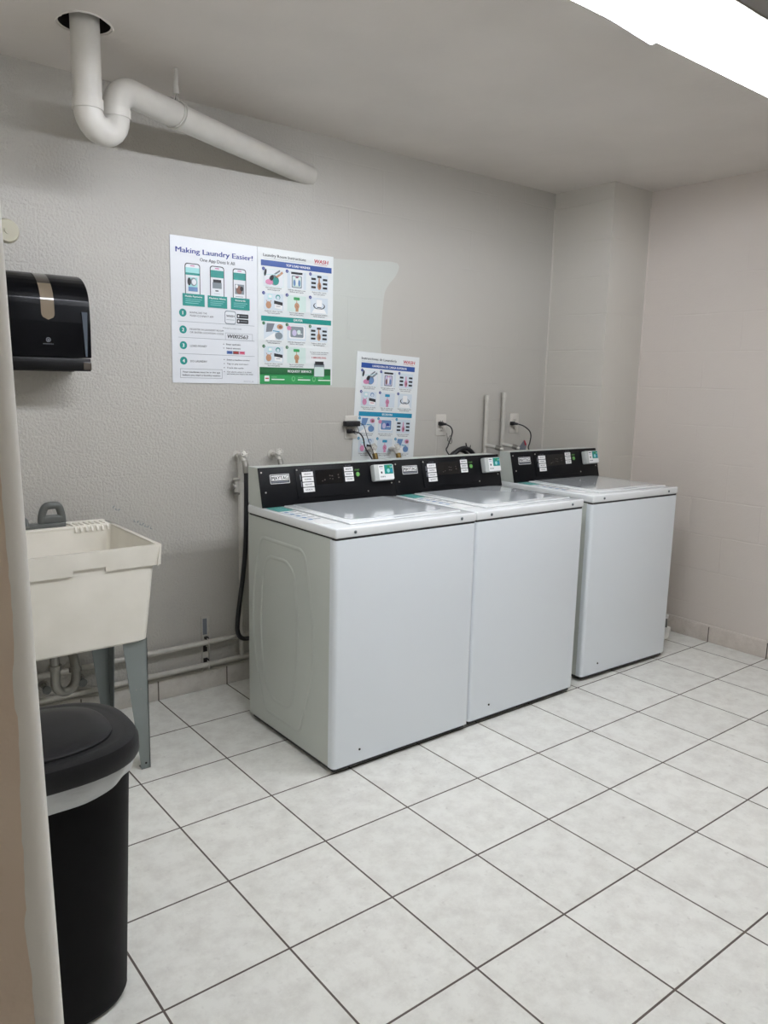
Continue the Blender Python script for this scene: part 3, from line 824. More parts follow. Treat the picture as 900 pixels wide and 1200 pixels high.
# p-trap beneath
tr = MB()
tr.tube([(-.497, -.27, ZBt + .01), (-.497, -.27, .40), (-.497, -.27, .30)] + [(-.455 - .042 * math.cos(a), -.265 + .01 * a, .285 - .052 * math.sin(a)) for a in [k * PI / 10 for k in range(0, 11)]] + [(-.413, -.232, .32), (-.413, -.21, .352), (-.413, -.17, .362), (-.413, -.006, .362)], .0175, 'chrome', 16)
tr.cyl((-.497, -.27, .352), (-.497, -.27, .334), .0235, 'chrome', 16); tr.cyl((-.413, -.233, .297), (-.413, -.228, .315), .0235, 'chrome', 16)
A(tr, 'drain_trap')
for x, z, lab in ((-.475, .177, 'left supply valve low on the wall behind the sink trap'), (-.335, .176, 'right supply valve low on the wall beside the sink trap')):
    sv = thing('shutoff_valve', lab, 'valve', (x, 0, z), group='supply valves under the tub'); A2 = local(sv)
    v = MB(); v.cyl((x, .0, z), (x, -.05, z), .011, 'chrome', 12); v.cyl((x, -.03, z), (x, -.038, z + .028), .006, 'chrome', 10)
    v.cyl((x, -.002, z), (x, -.006, z), .022, 'chrome', 20); A2(v, 'valve_body')
    v = MB(); v.cyl((x, -.05, z), (x, -.06, z), .017, 'grey', 10); A2(v, 'valve_handle')
# ================================================================== rubbish bin
bn = thing('trash_bin', 'tall black plastic rubbish bin with white liner in front of the sink', 'trash bin', (-.872, -1.49, 0)); A = local(bn)
BX, BY = -.872, -1.49
def sup(hx, hy, z, n=48, e=2.7, cx=BX, cy=BY):
    out = []
    for k in range(n):
        a = 2 * PI * k / n; c_, s_ = math.cos(a), math.sin(a)
        out.append(Vector((cx + hx * math.copysign(abs(c_) ** (2 / e), c_), cy + hy * math.copysign(abs(s_) ** (2 / e), s_), z)))
    return out
b = MB()
b.loft([sup(.160, .105, .0), sup(.170, .116, .006), sup(.175, .122, .02), sup(.193, .150, .56), sup(.195, .152, .60)], 'bin', True, cap0=True)
b.loft([sup(.191, .148, .60), sup(.189, .146, .56), sup(.17, .116, .02)][::1], 'bin', True); A(b, 'bin_body')
ln_ = MB(); rows = []
for j in range(7):
    t_ = j / 6; ring = []
    for k, p in enumerate(sup(.1985 + .004 * math.sin(t_ * PI), .1555 + .004 * math.sin(t_ * PI), 0, 96)):
        a = 2 * PI * k / 96
        drop = .042 - .020 * math.cos(a) - .016 * math.sin(a) + .003 * math.sin(a * 9)
        ring.append(Vector((p.x, p.y, .604 - t_ * drop)) + Vector((math.cos(a), math.sin(a), 0)) * .0022 * math.sin(a * 14 + t_ * 3))
    rows.append(ring)
ln_.loft(rows[::-1], 'liner', True); lo = A(ln_, 'bin_liner'); lo['label'] = 'white plastic bag edge folded over the bin'
l = MB()
l.loft([sup(.196, .156, .602), sup(.212, .172, .600), sup(.215, .175, .606), sup(.214, .174, .634), sup(.208, .168, .645), sup(.190, .150, .650), sup(.184, .144, .649),
        sup(.176, .136, .650), sup(.10, .08, .651), sup(.03, .03, .651)], 'lidm', True, cap1=True)
ld = A(l, 'bin_lid')
# flap on top of the lid, hinged across
fl = MB(); fl.loft([sup(.172, .134, .648, cx=BX - .012), sup(.171, .133, .654, cx=BX - .012), sup(.162, .124, .658, cx=BX - .012), sup(.13, .095, .6605, cx=BX - .012), sup(.08, .06, .663, cx=BX - .012), sup(.02, .02, .664, cx=BX - .012)], 'lidm', True, cap1=True)
A(fl, 'lid_flap', ld)

# ================================================================== towel dispenser
DX0, DX1, DF = -.592, -.302, -.222
dsp = thing('paper_towel_dispenser', 'glossy black paper towel dispenser on the wall above the sink', 'towel dispenser', (-.447, 0, 1.428)); A = local(dsp)
prof = [(0, 1.478), (DF, 1.478), (DF - .002, 1.60), (DF + .002, 1.66)]
for k in range(1, 11):
    a = k * PI / 20; prof.append((DF + .002 + .15 * (1 - math.cos(a)), 1.66 + .118 * math.sin(a)))
prof += [(0, 1.785)]
d = MB(); d.prism(prof, 0, DX0, DX1, 'disp', bev=0.003); cov = A(d, 'cover')
d = MB(); d.box(DX0 + .003, DX1 - .002, DF + .004, -.0, 1.430, 1.4755, 'disp2', .003); bs_ = A(d, 'base')
d = MB(); d.box(DX0 + .05, DX1 - .05, DF + .05, -.03, 1.4275, 1.4305, 'dark'); A(d, 'towel_slot', bs_)
# viewing window following the curve
def prof_pt(s):   # arc-length like walk over the front profile
    pr = prof[1:-1]; L = [0]
    for i in range(1, len(pr)): L.append(L[-1] + math.dist(pr[i], pr[i - 1]))
    for i in range(1, len(pr)):
        if s <= L[i]:
            t = (s - L[i - 1]) / (L[i] - L[i - 1]); p = Vector(pr[i - 1]).lerp(Vector(pr[i]), t); q = Vector(pr[i]) - Vector(pr[i - 1]); nrm = Vector((-q.y, q.x)).normalized()
            if nrm.x > 0 and nrm.y <= 0: nrm = -nrm
            return p, nrm
    return Vector(pr[-1]), Vector((0, 1))
vsA = []; WC = -.449; HW = .0225
for i in range(27):
    s_ = .128 + i * .0085
    p, nn_ = prof_pt(s_)
    if nn_.x > .3: nn_ = -nn_
    hw = HW * math.sqrt(max(0, 1 - max(0, (.128 + HW - s_) / HW) ** 2)) if s_ < .128 + HW else HW
    y, z = p.x - abs(nn_.x) * .0015, p.y + abs(nn_.y) * .0015
    vsA.append((hw, y, z))
wn = MB(); wt = MB()
for i in range(26):
    (h0, y0_, z0_), (h1, y1_, z1_) = vsA[i], vsA[i + 1]
    (wn if z1_ < 1.735 else wt).add([(WC - h0, y0_, z0_), (WC + h0, y0_, z0_), (WC + h1, y1_, z1_), (WC - h1, y1_, z1_)], [(0, 1, 2, 3)], 'smoke' if z1_ < 1.735 else 'smoke2', True)
wn.v += wt.v[:0]
for i, fce in enumerate(wt.f):
    pass
wn.add(wt.v, wt.f, 'smoke2', True)
A(wn, 'viewing_window', cov)
ki = MB(); ki.prism([(-.324, 1.462 + .02), (-.318, 1.482), (-.313, 1.640), (-.333, 1.640)], 1, DF - .0035, DF + .001, 'keys'); A(ki, 'side_strip', cov)
ls = Sheet((-.452, DF - .0032, 1.537), (1, 0, 0), (0, 0, -1), (0, -1, 0))
ls.ell(0, 0, .0085, .0085, 'logo', 1); ls.ell(0, 0, .006, .006, 'ink', 2); ls.ell(0, .001, .003, .0035, 'logo', 3)
for i in range(7): ls.rect(-.018 + i * .0052, .013, -.0145 + i * .0052, .0155, 'logo', 1)
A(ls.mb, 'maker_mark', cov)
cr = MB(); cr.box(DX1 - .03, DX1 - .001, DF + .002, DF + .006, 1.435, 1.462, 'smoke2', .001); A(cr, 'release_catch', bs_)
# beige round cover on the wall beside the jamb
bc = MB(); bc.cyl((-.517, .0, 1.925), (-.517, -.018, 1.925), .044, 'beige', 28, r1=.038); bc.cyl((-.517, -.018, 1.925), (-.517, -.022, 1.925), .012, 'beige', 16)
tag(bc.build('wall_cover_plate'), 'small round beige cover on wall above the towel dispenser', 'wall plate')

# ================================================================== posters
PW, PH = .406, .600
def poster(label, x, z, rot, kind, paper):
    root = thing('instruction_poster', label, 'poster', (x, -.0008, z), group='laundry instruction posters on the back wall')
    root.rotation_euler = (0, rot, 0)
    bd = MB(); bd.box(0, PW, -.003, 0, -PH, 0, paper, .0006, 1); bd.build('board', root)
    L = [None]
    def S_(): return Sheet((0, -.0032, 0), (1, 0, 0), (0, 0, -1), (0, -1, 0), .0003)
    def done(s, name, lab=None):
        o = s.build(name, root)
        if lab: o['label'] = lab
        return o
    U = lambda a: a * PW
    V = lambda a: a * PH
    if kind == 'app':
        s = S_(); s.text('Making Laundry Easier!', U(.06), V(.108), .021, 'navy', width=U(.88), bold=.035); done(s, 'headline')
        s = S_(); s.text('One App Does It All', U(.525), V(.155), .014, 'ink', 'c', width=U(.40), bold=.012); done(s, 'subtitle')
        for i, (u0, u1) in enumerate(((.155, .325), (.435, .60), (.70, .86))):
            s = S_(); a, b_ = U(u0), U(u1); s.rrect(a, V(.175), b_, V(.42), .012, 'ink', 1); s.rrect(a + .0035, V(.181), b_ - .0035, V(.42), .010, 'paper', 2)
            s.rect(a + .0035, V(.205), b_ - .0035, V(.252), 'teal' if i else 'cyan', 3); s.rect(a + .0035, V(.24), b_ - .0035, V(.255), 'teal', 4)
            s.rrect((a + b_) / 2 - .010, V(.188), (a + b_) / 2 + .010, V(.196), .002, 'pink', 3)
            c_ = (a + b_) / 2
            if i == 0:
                s.rect(c_ - .020, V(.27), c_ + .022, V(.36), 'cyan', 3); s.rect(c_ - .020, V(.335), c_ + .022, V(.365), 'pblue', 4); s.ell(c_ + .004, V(.30), .015, .017, 'pgrey', 5); s.ell(c_ + .006, V(.30), .010, .012, 'paper', 6); s.ell(c_ - .016, V(.30), .008, .016, 'ink', 6)
            elif i == 1:
                s.rect(c_ - .019, V(.268), c_ + .019, V(.29), 'ink', 3); s.rect(c_ - .022, V(.288), c_ + .021, V(.33), 'pgrey', 3); s.rect(c_ - .009, V(.342), c_ + .006, V(.35), 'ink', 3); s.rect(c_ - .015, V(.365), c_ + .012, V(.367), 'pgrey', 3); s.rect(c_ - .013, V(.39), c_ + .010, V(.40), 'tealblue', 3)
            else:
                s.rect(c_ - .022, V(.285), c_ + .022, V(.355), 'pgrey', 3); s.ell(c_ - .002, V(.325), .014, .018, 'brown', 4); s.ell(c_ + .010, V(.315), .008, .010, 'ink', 5); s.ell(c_ - .014, V(.30), .006, .008, 'labelw', 5)
                for k in range(3): s.rect(c_ - .02, V(.37 + k * .012), c_ + .018, V(.374 + k * .012), 'pgrey', 3)
            done(s, 'phone_picture')
            s = S_(); x0_ = (.125, .405, .675)[i]; x1_ = (.37, .63, .90)[i]; s.rect(U(x0_), V(.382), U(x1_), V(.465), 'teal', 6)
            s.text(('Mobile Payments', 'Machine Alerts', 'Rewards')[i], U((x0_ + x1_) / 2), V(.405), .007, 'labelw', 'c', width=U(.19 if i < 2 else .12), l=7, bold=.02)
            for k in range(3): s.rect(U(x0_ + .03), V(.418 + k * .013), U(x1_ - .03 - .02 * k), V(.4205 + k * .013), 'cyan', 7)
            done(s, 'caption_box')
        rows = ((.515, 'DOWNLOAD THE', 'WASH-CONNECT APP'), (.630, 'REGISTER IN LAUNDRY ROOM', 'OR ENTER LOCATION CODE'), (.738, 'LOAD MONEY', None), (.845, 'DO LAUNDRY', None))
        for i, (v, t1, t2) in enumerate(rows):
            s = S_(); s.ell(U(.125), V(v), .0165, .0165, 'teal', 1, n=28); s.text(str(i + 1), U(.125), V(v) + .0075, .015, 'labelw', 'c', bold=.04); done(s, 'step_badge')
            s = S_()
            wd = (.27, .385, .19, .19)[i]
            if t2:
                s.text(t1, U(.20), V(v) + .0, .0075, 'ink', width=U(wd * .72 if i == 0 else wd)); s.text(t2, U(.20), V(v) + .013, .0075, 'ink', width=U(wd))
            else: s.text(t1, U(.20), V(v) + .005, .0085, 'ink', width=U(wd))
            done(s, 'step_text')
        s = S_()
        for v in (.573, .683, .795): s.rect(U(.07), V(v), U(.96), V(v) + .0014, 'pgrey', 1)
        done(s, 'ruled_line')
        s = S_(); s.rrect(U(.60), V(.478), U(.735), V(.572), .010, 'pgrey', 2); s.rrect(U(.608), V(.484), U(.727), V(.566), .008, 'paper', 3)
        s.text('WASH', U(.667), V(.522), .009, 'ink', 'c', width=U(.095), l=4, bold=.03); s.rect(U(.62), V(.54), U(.715), V(.543), 'pgrey', 4); done(s, 'app_icon')
        for v in (.495, .532):
            s = S_(); s.rrect(U(.745), V(v), U(.885), V(v) + .0185, .003, 'ink', 2); s.rect(U(.785), V(v) + .007, U(.87), V(v) + .011, 'greyink', 3); s.ell(U(.765), V(v) + .009, .0035, .0045, 'labelw', 3); done(s, 'store_button')
        s = S_(); s.ell(U(.585), V(.600), .0018, .0018, 'ink'); s.text('Enter location code', U(.60), V(.607), .0065, 'greyink', width=U(.20))
        s.frame(U(.605), V(.635), U(.935), V(.685), .0012, 'greyink', 1)
        done(s, 'code_box')
        s = S_(); s.text('W002563', U(.625), V(.672), .0165, 'ink', width=U(.25), bold=.03, slant=.15); o = done(s, 'handwritten_code', 'black handwritten code on the poster')
        for v, t_ in ((.722, 'Enter card info'), (.750, 'Select amount')):
            s = S_(); s.ell(U(.585), V(v) - .003, .002, .002, 'ink'); s.text(t_, U(.615), V(v), .007, 'ink', width=U(.17), bold=.02); done(s, 'bullet_text')
        s = S_()
        for k, mm in enumerate(('pblue', 'brown', 'pink')): s.rect(U(.62 + k * .075), V(.763), U(.69 + k * .075), V(.786), mm, 2 + k % 2); s.rect(U(.63 + k * .075), V(.770), U(.68 + k * .075), V(.778), ('navy', 'red', 'red')[k], 4)
        done(s, 'card_logos')
        for k, t_ in enumerate(('Select a machine number', 'Tap to pay and start', 'Track the cycle', 'Get alerts when it is done')):
            v = .832 + k * .029; s = S_(); s.ell(U(.59), V(v) - .003, .002, .002, 'ink'); s.text(t_, U(.62), V(v), .006, 'ink', width=U((.28, .26, .20, .30)[k]), bold=.01)
            if k < 3: done(s, 'bullet_text')
        s.text('and move your load to the dryer', U(.62), V(.934), .006, 'ink', width=U(.32), bold=.01); done(s, 'bullet_text')
        s = S_(); s.text('2019-3', U(.82), V(.985), .004, 'greyink', width=U(.12)); done(s, 'print_code')
        s = S_(); s.frame(U(.085), V(.90), U(.565), V(.965), .0014, 'greyink', 1); s.text('Your machines must be in the app', U(.325), V(.928), .007, 'ink', 'c', width=U(.43), bold=.015)
        s.text('before you start a laundry session', U(.325), V(.950), .007, 'ink', 'c', width=U(.43), bold=.015); done(s, 'note_box')
        return root
    es = kind == 'es'
    s = S_(); s.text('Instrucciones de Lavandería' if es else 'Laundry Room Instructions', U(.07), V(.063), .013, 'ink', width=U(.55), bold=.02)
    s.rect(U(.07), V(.075), U(.62), V(.0765), 'greyink'); done(s, 'headline')
    s = S_(); s.text('WASH', U(.73), V(.066), .017, 'red', width=U(.19), bold=.05, slant=.12)
    s.line(U(.73), V(.072), U(.91), V(.076), .0014, 'red'); done(s, 'logo', 'red lettered logo')
    s = S_(); s.rect(U(.04 if not es else .07), V(.088), U(.975 if not es else .93), V(.130), 'blue', 1); s.text('LAVADORA DE CARGA SUPERIOR' if es else 'TOP LOAD WASHER', U(.52), V(.118), .0105, 'labelw', 'c', width=U(.55 if es else .32), bold=.03); done(s, 'header_band')
    s = S_(); s.rect(U(.04 if not es else .07), V(.492), U(.975 if not es else .93), V(.530), 'tealblue' if es else 'teal', 1); s.text('SECADORA' if es else 'DRYER', U(.52), V(.518), .0105, 'labelw', 'c', width=U(.17 if es else .12), bold=.03); done(s, 'header_band')
    cols = ((.075, .325), (.375, .625), (.685, .925))
    if es: cols = ((.09, .33), (.385, .625), (.68, .91))
    rows = ((.150, .275), (.325, .445), (.545, .665), (.715, .835))
    hand = 'pink' if es else 'skin'
    def icon(s, k, a, b_, v0, v1):
        c_ = (a + b_) / 2; cv = (v0 + v1) / 2; w_ = b_ - a; h_ = v1 - v0
        g = 'picg' if (k in ('press',) and not es) else 'pic'
        if k != 'load': s.rect(a, v0, b_, v1, g, 1)
        if k == 'load':
            s.rect(a, v0, b_, v1, 'paper', 1); s.frame(a, v0, b_, v1, .0008, 'cyan', 2)
            s.ell(a + w_ * .08, v0 + h_ * .22, .006, .016, 'ink', 3, .2); s.ell(c_ + w_ * .02, cv + h_ * .12, w_ * .26, h_ * .30, 'pgrey', 3, .3); s.ell(c_ + w_ * .1, cv + h_ * .16, w_ * .16, h_ * .24, 'pblue' if es else 'teal', 4, .3)
            s.ell(c_ - w_ * .22, cv + h_ * .25, w_ * .2, h_ * .16, 'pink', 4); s.ell(c_ - w_ * .1, cv + .0, w_ * .09, h_ * .18, 'ink', 5, .5)
            s.line(c_ + w_ * .1, cv - h_ * .02, b_ - .004, v0 + h_ * .12, .010, 'pgrey' if es else hand, 4); s.line(c_ + .004, cv - h_ * .22, c_ + w_ * .32, v0 + .003, .007, 'greyink', 4)
            s.line(a + w_ * .1, cv - h_ * .15, c_ + w_ * .35, cv - h_ * .28, .002, 'cyan', 5)
        elif k == 'machine':
            s.rect(a + w_ * .15, v0 + .004, b_ - w_ * .15, v1, 'paper', 2); s.rect(c_ - w_ * .3, v0 + .001, c_ + w_ * .3, v0 + h_ * .14, 'ink', 3)
            s.rrect(c_ - w_ * .27, v0 + h_ * .22, c_ + w_ * .27, v1 - h_ * .06, .004, 'pgrey', 3); s.rrect(c_ - w_ * .22, v0 + h_ * .27, c_ + w_ * .22, v1 - h_ * .12, .004, 'lilac' if es else 'picg', 4)
            for d_ in (-1, 1): s.ell(c_ + d_ * w_ * .13, cv + h_ * .15, w_ * .06, h_ * .20, 'pblue' if d_ > 0 or not es else 'brown', 5)
            s.ell(c_, cv + .0, w_ * .05, h_ * .3, 'labelw', 6); s.ell(c_, v0 + h_ * .3, w_ * .09, h_ * .06, 'pink', 6)
        elif k == 'pills':
            for r_ in range(3):
                vv = v0 + h_ * (.22 + .25 * r_)
                for d_ in (-1, 1): s.rrect(c_ + d_ * w_ * .33 - w_ * .13, vv, c_ + d_ * w_ * .33 + w_ * .13, vv + h_ * .13, .002, 'ink', 2)
            if not es: s.rrect(c_ - w_ * .12, v0 + h_ * .06, c_ + w_ * .12, v0 + h_ * .2, .002, 'ink', 2)
            s.ell(c_, cv + h_ * .18, w_ * .11, h_ * .24, hand, 3); s.ell(c_ - .001, v0 + h_ * .38, w_ * .04, h_ * .22, hand, 3); s.ell(c_ + .002, cv + h_ * .2, w_ * .05, h_ * .12, 'brown', 4)
        elif k == 'pay':
            s.rect(a + w_ * .20, v0 + h_ * .06, a + w_ * .42, v0 + h_ * .34, 'cyan', 2); s.rect(a + w_ * .23, v0 + h_ * .1, a + w_ * .40, v0 + h_ * .28, 'labelw', 3)
            s.ell(c_ + w_ * .22, v0 + h_ * .2, w_ * .12, h_ * .15, 'pblue' if es else 'teal', 2); s.ell(c_ + w_ * .22, v0 + h_ * .23, w_ * .08, h_ * .11, 'pic', 3)
            s.ell(a + w_ * .24, v0 + h_ * .72, w_ * .14, h_ * .22, hand, 2); s.line(a + w_ * .2, v0 + h_ * .6, a + w_ * .12, v0 + h_ * .42, .003, hand, 2); s.line(a + w_ * .3, v0 + h_ * .6, a + w_ * .38, v0 + h_ * .42, .003, hand, 2)
            s.poly([(c_ + w_ * .02, v0 + h_ * .42), (b_ - .004, v0 + h_ * .5), (b_ - .004, v0 + h_ * .72), (c_ + w_ * .02, v0 + h_ * .62)], 'ink', 2)
            s.poly([(c_ + w_ * .08, v0 + h_ * .63), (b_ - .006, v0 + h_ * .7), (b_ - .006, v0 + h_ * .95), (c_ + w_ * .04, v0 + h_ * .88)], 'labelw', 3); s.rect(c_ + w_ * .12, v0 + h_ * .74, c_ + w_ * .34, v0 + h_ * .78, 'red' if es else 'greyink', 4)
        elif k == 'press':
            s.rrect(c_ - w_ * .16, v0 + h_ * .1, c_ + w_ * .16, v0 + h_ * .28, .003, 'tealblue' if es else 'green', 2)
            s.line(c_, v0 + h_ * .28, c_, v0 + h_ * .5, .0035, hand, 3); s.ell(c_ + .001, v0 + h_ * .64, w_ * .13, h_ * .2, hand, 3); s.rect(c_ - w_ * .06, v0 + h_ * .8, c_ + w_ * .09, v0 + h_ * .99, hand, 3); s.line(c_ - .003, v0 + h_ * .6, c_ + .006, v0 + h_ * .72, .002, 'brown', 4)
        elif k == 'cup':
            s.ell(c_, v0 + h_ * .52, w_ * .34, h_ * .22, 'ink', 2); s.ell(c_, v0 + h_ * .5, w_ * .28, h_ * .2, 'pic', 3); s.rrect(c_ - w_ * .16, v0 + h_ * .12, c_ + w_ * .16, v0 + h_ * .56, .003, 'labelw', 4)
            s.poly([(c_ - w_ * .3, v0 + h_ * .72), (c_ + w_ * .3, v0 + h_ * .72), (c_ + w_ * .42, v0 + h_ * .98), (c_ - w_ * .42, v0 + h_ * .98)], 'labelw', 4); s.rect(c_ - w_ * .12, v0 + h_ * .60, c_ + w_ * .12, v0 + h_ * .66, 'ink', 5)
        elif k == 'filter':
            s.poly([(a + w_ * .15, v0), (a + w_ * .55, v0), (a + w_ * .4, v0 + h_ * .5), (a + w_ * .1, v0 + h_ * .55)], 'pblue' if es else 'greyink', 2); s.poly([(a, v1), (a + w_ * .55, v0 + h_ * .55), (a + w_ * .6, v1)], 'labelw', 2)
            s.ell(b_ - w_ * .18, v0 + h_ * .18, w_ * .16, h_ * .16, hand, 3); s.ell(b_ - w_ * .16, v0 + h_ * .2, w_ * .08, h_ * .08, 'brown', 4); s.ell(b_ - w_ * .24, v0 + h_ * .74, w_ * .2, h_ * .22, 'pblue' if es else 'pgrey', 3); s.line(c_ - w_ * .05, cv - h_ * .05, c_ + w_ * .3, cv - .001, .004, 'tealblue', 4)
        elif k == 'drum':
            s.rrect(a + w_ * .1, v0 + h_ * .05, b_ - w_ * .06, v0 + h_ * .85, .006, 'labelw', 2); s.rrect(a + w_ * .17, v0 + h_ * .1, b_ - w_ * .13, v0 + h_ * .78, .006, 'pblue' if es else 'pgrey', 3); s.ell(a + w_ * .38, cv, w_ * .12, h_ * .2, 'lilac', 4); s.ell(a + w_ * .62, cv - .004, w_ * .1, h_ * .15, 'picg' if not es else 'navy', 4)
            s.ell(a + w_ * .1, v0 + h_ * .22, w_ * .12, h_ * .14, 'pink', 5); s.rect(a + w_ * .55, cv + .002, b_ - w_ * .2, cv + .005, 'labelw', 5)
    plan = (('load', 'machine', 'pills'), ('pay', 'press', 'cup'), ('filter', 'drum', 'pills'), ('pay', 'press', 'filter' if es else None))
    num = 0
    for r_, (v0, v1) in enumerate(rows):
        if r_ == 2: num = 0
        for c_, (u0, u1) in enumerate(cols):
            k = plan[r_][c_]
            if not k: continue
            num += 1
            s = S_(); icon(s, k, U(u0), U(u1), V(v0), V(v1)); done(s, 'picture')
            s = S_(); s.ell(U(u0) - .002, V(v0) + .001, .0075, .0075, 'navy' if r_ < 2 else ('tealblue' if es else 'dgreen'), 7); s.text(str(num), U(u0) - .002, V(v0) + .0045, .007, 'labelw', 'c', l=8); done(s, 'number_dot')
            mid = U((u0 + u1) / 2); capt = S_()
            for q_, wd in ((0, .20 + .03 * ((r_ + c_) % 2)), (1, .16 + .02 * (c_ % 2))):
                txt = (('Separe y cargue la ropa', 'Agregue jabon ahora', 'Seleccione el ciclo', 'Pase la tarjeta aqui') if es else ('Sort and load clothes', 'Add the detergent now', 'Select the cycle', 'Tap or insert payment'))[(r_ * 2 + c_ + q_) % 4]
                capt.text(txt, mid, V(v1) + .0085 + q_ * .0085, .0052, 'ink', 'c', width=U(wd), bold=.02)
            done(capt, 'caption_text')
    if not es:
        s = S_(); s.text('To request service have this info', U(.81), V(.748), .005, 'ink', 'c', width=U(.26), bold=.02); s.text('location and machine', U(.81), V(.762), .005, 'ink', 'c', width=U(.22), bold=.02)
        s.text('1-800-342-5932', U(.81), V(.792), .0075, 'red', 'c', width=U(.2), bold=.03); done(s, 'service_text')
        s = S_(); s.rect(U(.02), V(.872), U(.975), V(.925), 'dgreen', 1); s.rect(U(.02), V(.922), U(.975), V(.998), 'green', 1); s.text('REQUEST SERVICE', U(.545), V(.906), .011, 'labelw', 'c', width=U(.32), bold=.03)
        for k, u in enumerate((.08, .43, .71)):
            if k == 0: s.rrect(U(u), V(.935), U(u) + .026, V(.978), .004, 'labelw', 2); s.rect(U(u) + .004, V(.951), U(u) + .022, V(.960), 'red', 3)
            else: s.ell(U(u) + .012, V(.955), .010, .012, 'lgreen', 2); s.ell(U(u) + .012, V(.953), .006, .008, 'green', 3)
            s.rect(U(u + .09), V(.942), U(u + .16), V(.948), 'lgreen', 2); s.rect(U(u + .09), V(.958), U(u + .26), V(.966), 'labelw', 2)
        done(s, 'service_band')
        s = S_(); s.rrect(U(.74), V(.832), U(.885), V(.935), .003, 'pgrey', 3); s.rrect(U(.745), V(.858), U(.88), V(.932), .003, 'picg', 4); s.rect(U(.752), V(.815), U(.872), V(.842), 'ink', 5); done(s, 'washer_picture')
    return root
poster('white and teal poster on a laundry app with handwritten code', .1015, 1.992, 0, 'app', 'paper')
poster('picture instruction poster with green band, right of the app poster', .5085, 1.992, 0, 'en', 'paper_c')
poster('tilted Spanish instruction poster standing behind the washer consoles, lowest of the three', 1.064, 1.562, math.radians(2.6), 'es', 'paper_c')

# ================================================================== outlets, plugs and cords
def outlet(x, label):
    r = thing('wall_outlet', label, 'outlet', (x, 0, 1.13), group='white outlets above the washing machines'); A = local(r)
    p = MB(); p.box(x - .038, x + .038, -.006, .0, 1.13, 1.245, 'plate', .003); A(p, 'cover_plate')
    for z in (1.207, 1.168):
        s = MB(); s.box(x - .017, x + .017, -.0085, -.004, z - .014, z + .014, 'plate', .004); s.box(x - .008, x - .0055, -.009, -.008, z - .005, z + .006, 'dark'); s.box(x + .0055, x + .008, -.009, -.008, z - .005, z + .006, 'dark'); s.cyl((x, -.008, z - .009), (x, -.0092, z - .009), .0028, 'dark', 8); A(s, 'socket')
    return r
outlet(1.032, 'outlet partly tucked under the Spanish poster with black adapter')
outlet(1.637, 'outlet above the middle washer with a single black plug')
outlet(2.222, 'outlet right of the two stub pipes, above the far washer')
def plug_cord(px, pz, pts, washer, r=.0036):
    c = MB(); c.tube(smooth_path([(px + .010, -.048, pz - .001)] + pts, 8), r, 'hose', 8); t = c.build('power_cord')
    p = MB(); p.box(px - .012, px + .013, -.030, -.0088, pz - .011, pz + .011, 'hose', .004); p.cyl((px, -.03, pz), (px + .012, -.052, pz - .002), .0085, 'hose', 12, r1=.006)
    q = p.build('plug', t); q.location -= t.location
    rz = washer.rotation_euler.z; inv = Matrix.Rotation(-rz, 4, 'Z') @ Matrix.Translation(-washer.location)
    t.parent = washer; t.location = inv @ t.location; t.rotation_euler = (0, 0, -rz); return t
ad = thing('power_adapter', 'flat black power adapter on the outlet beside the Spanish poster', 'adapter', (1.02, -.03, 1.2)); A = local(ad)
p = MB(); p.box(.978, 1.064, -.042, -.0088, 1.193, 1.219, 'hose', .004); A(p, 'adapter_body')
p = MB(); p.tube(smooth_path([(1.064, -.03, 1.208), (1.085, -.04, 1.195), (1.10, -.05, 1.14), (1.115, -.07, 1.085), (1.118, -.10, 1.03), (1.10, -.2, .98)], 8), .0017, 'hose', 6)
p.tube(smooth_path([(1.05, -.03, 1.193), (1.058, -.035, 1.170), (1.045, -.035, 1.155), (1.030, -.035, 1.16), (1.035, -.035, 1.18)], 6), .0018, 'greyink', 6); A(p, 'thin_cable')
plug_cord(1.012, 1.168, [(1.045, -.06, 1.160), (1.06, -.07, 1.135), (1.062, -.08, 1.10), (1.068, -.1, 1.07), (1.07, -.2, .98)], w1)
plug_cord(1.622, 1.196, [(1.658, -.06, 1.180), (1.668, -.065, 1.155), (1.655, -.07, 1.125), (1.625, -.08, 1.08), (1.61, -.09, 1.05), (1.60, -.2, .98)], w2)
p = MB(); p.tube(smooth_path([(1.66, -.03, 1.145), (1.668, -.03, 1.11), (1.69, -.03, 1.085), (1.70, -.03, 1.10), (1.685, -.03, 1.13), (1.665, -.03, 1.10)], 6), .0013, 'ink', 6)
tag(p.build('cable_tie'), 'thin dark wire tie hanging beside the middle outlet', 'wire tie')
plug_cord(2.192, 1.188, [(2.232, -.07, 1.176), (2.262, -.09, 1.150), (2.268, -.10, 1.12), (2.262, -.1, 1.08), (2.255, -.1, 1.04), (2.25, -.17, .98)], w3)
# coiled black hose behind the middle washer
cl = thing('coiled_hose', 'coil of black hose peeking above the middle washer console', 'hose', (1.70, -.14, 1.0)); A = local(cl)
c = MB(); c.tube(smooth_path([(1.575, -.14, .96), (1.60, -.14, 1.02), (1.64, -.14, 1.057), (1.69, -.14, 1.070), (1.735, -.14, 1.055), (1.77, -.14, 1.02), (1.78, -.14, .97)], 8), .0125, 'hose', 12)
c.tube(smooth_path([(1.59, -.11, .96), (1.62, -.11, 1.03), (1.68, -.11, 1.055), (1.75, -.11, 1.03), (1.79, -.11, .97)], 8), .009, 'hose', 10); A(c, 'hose_coil')
c = MB(); c.cyl((1.71, -.14, 1.065), (1.70, -.14, 1.098), .006, 'hose', 8, r1=.003); c.cyl((1.735, -.135, 1.055), (1.742, -.135, 1.085), .004, 'hose', 8, r1=.002); A(c, 'hose_clip')
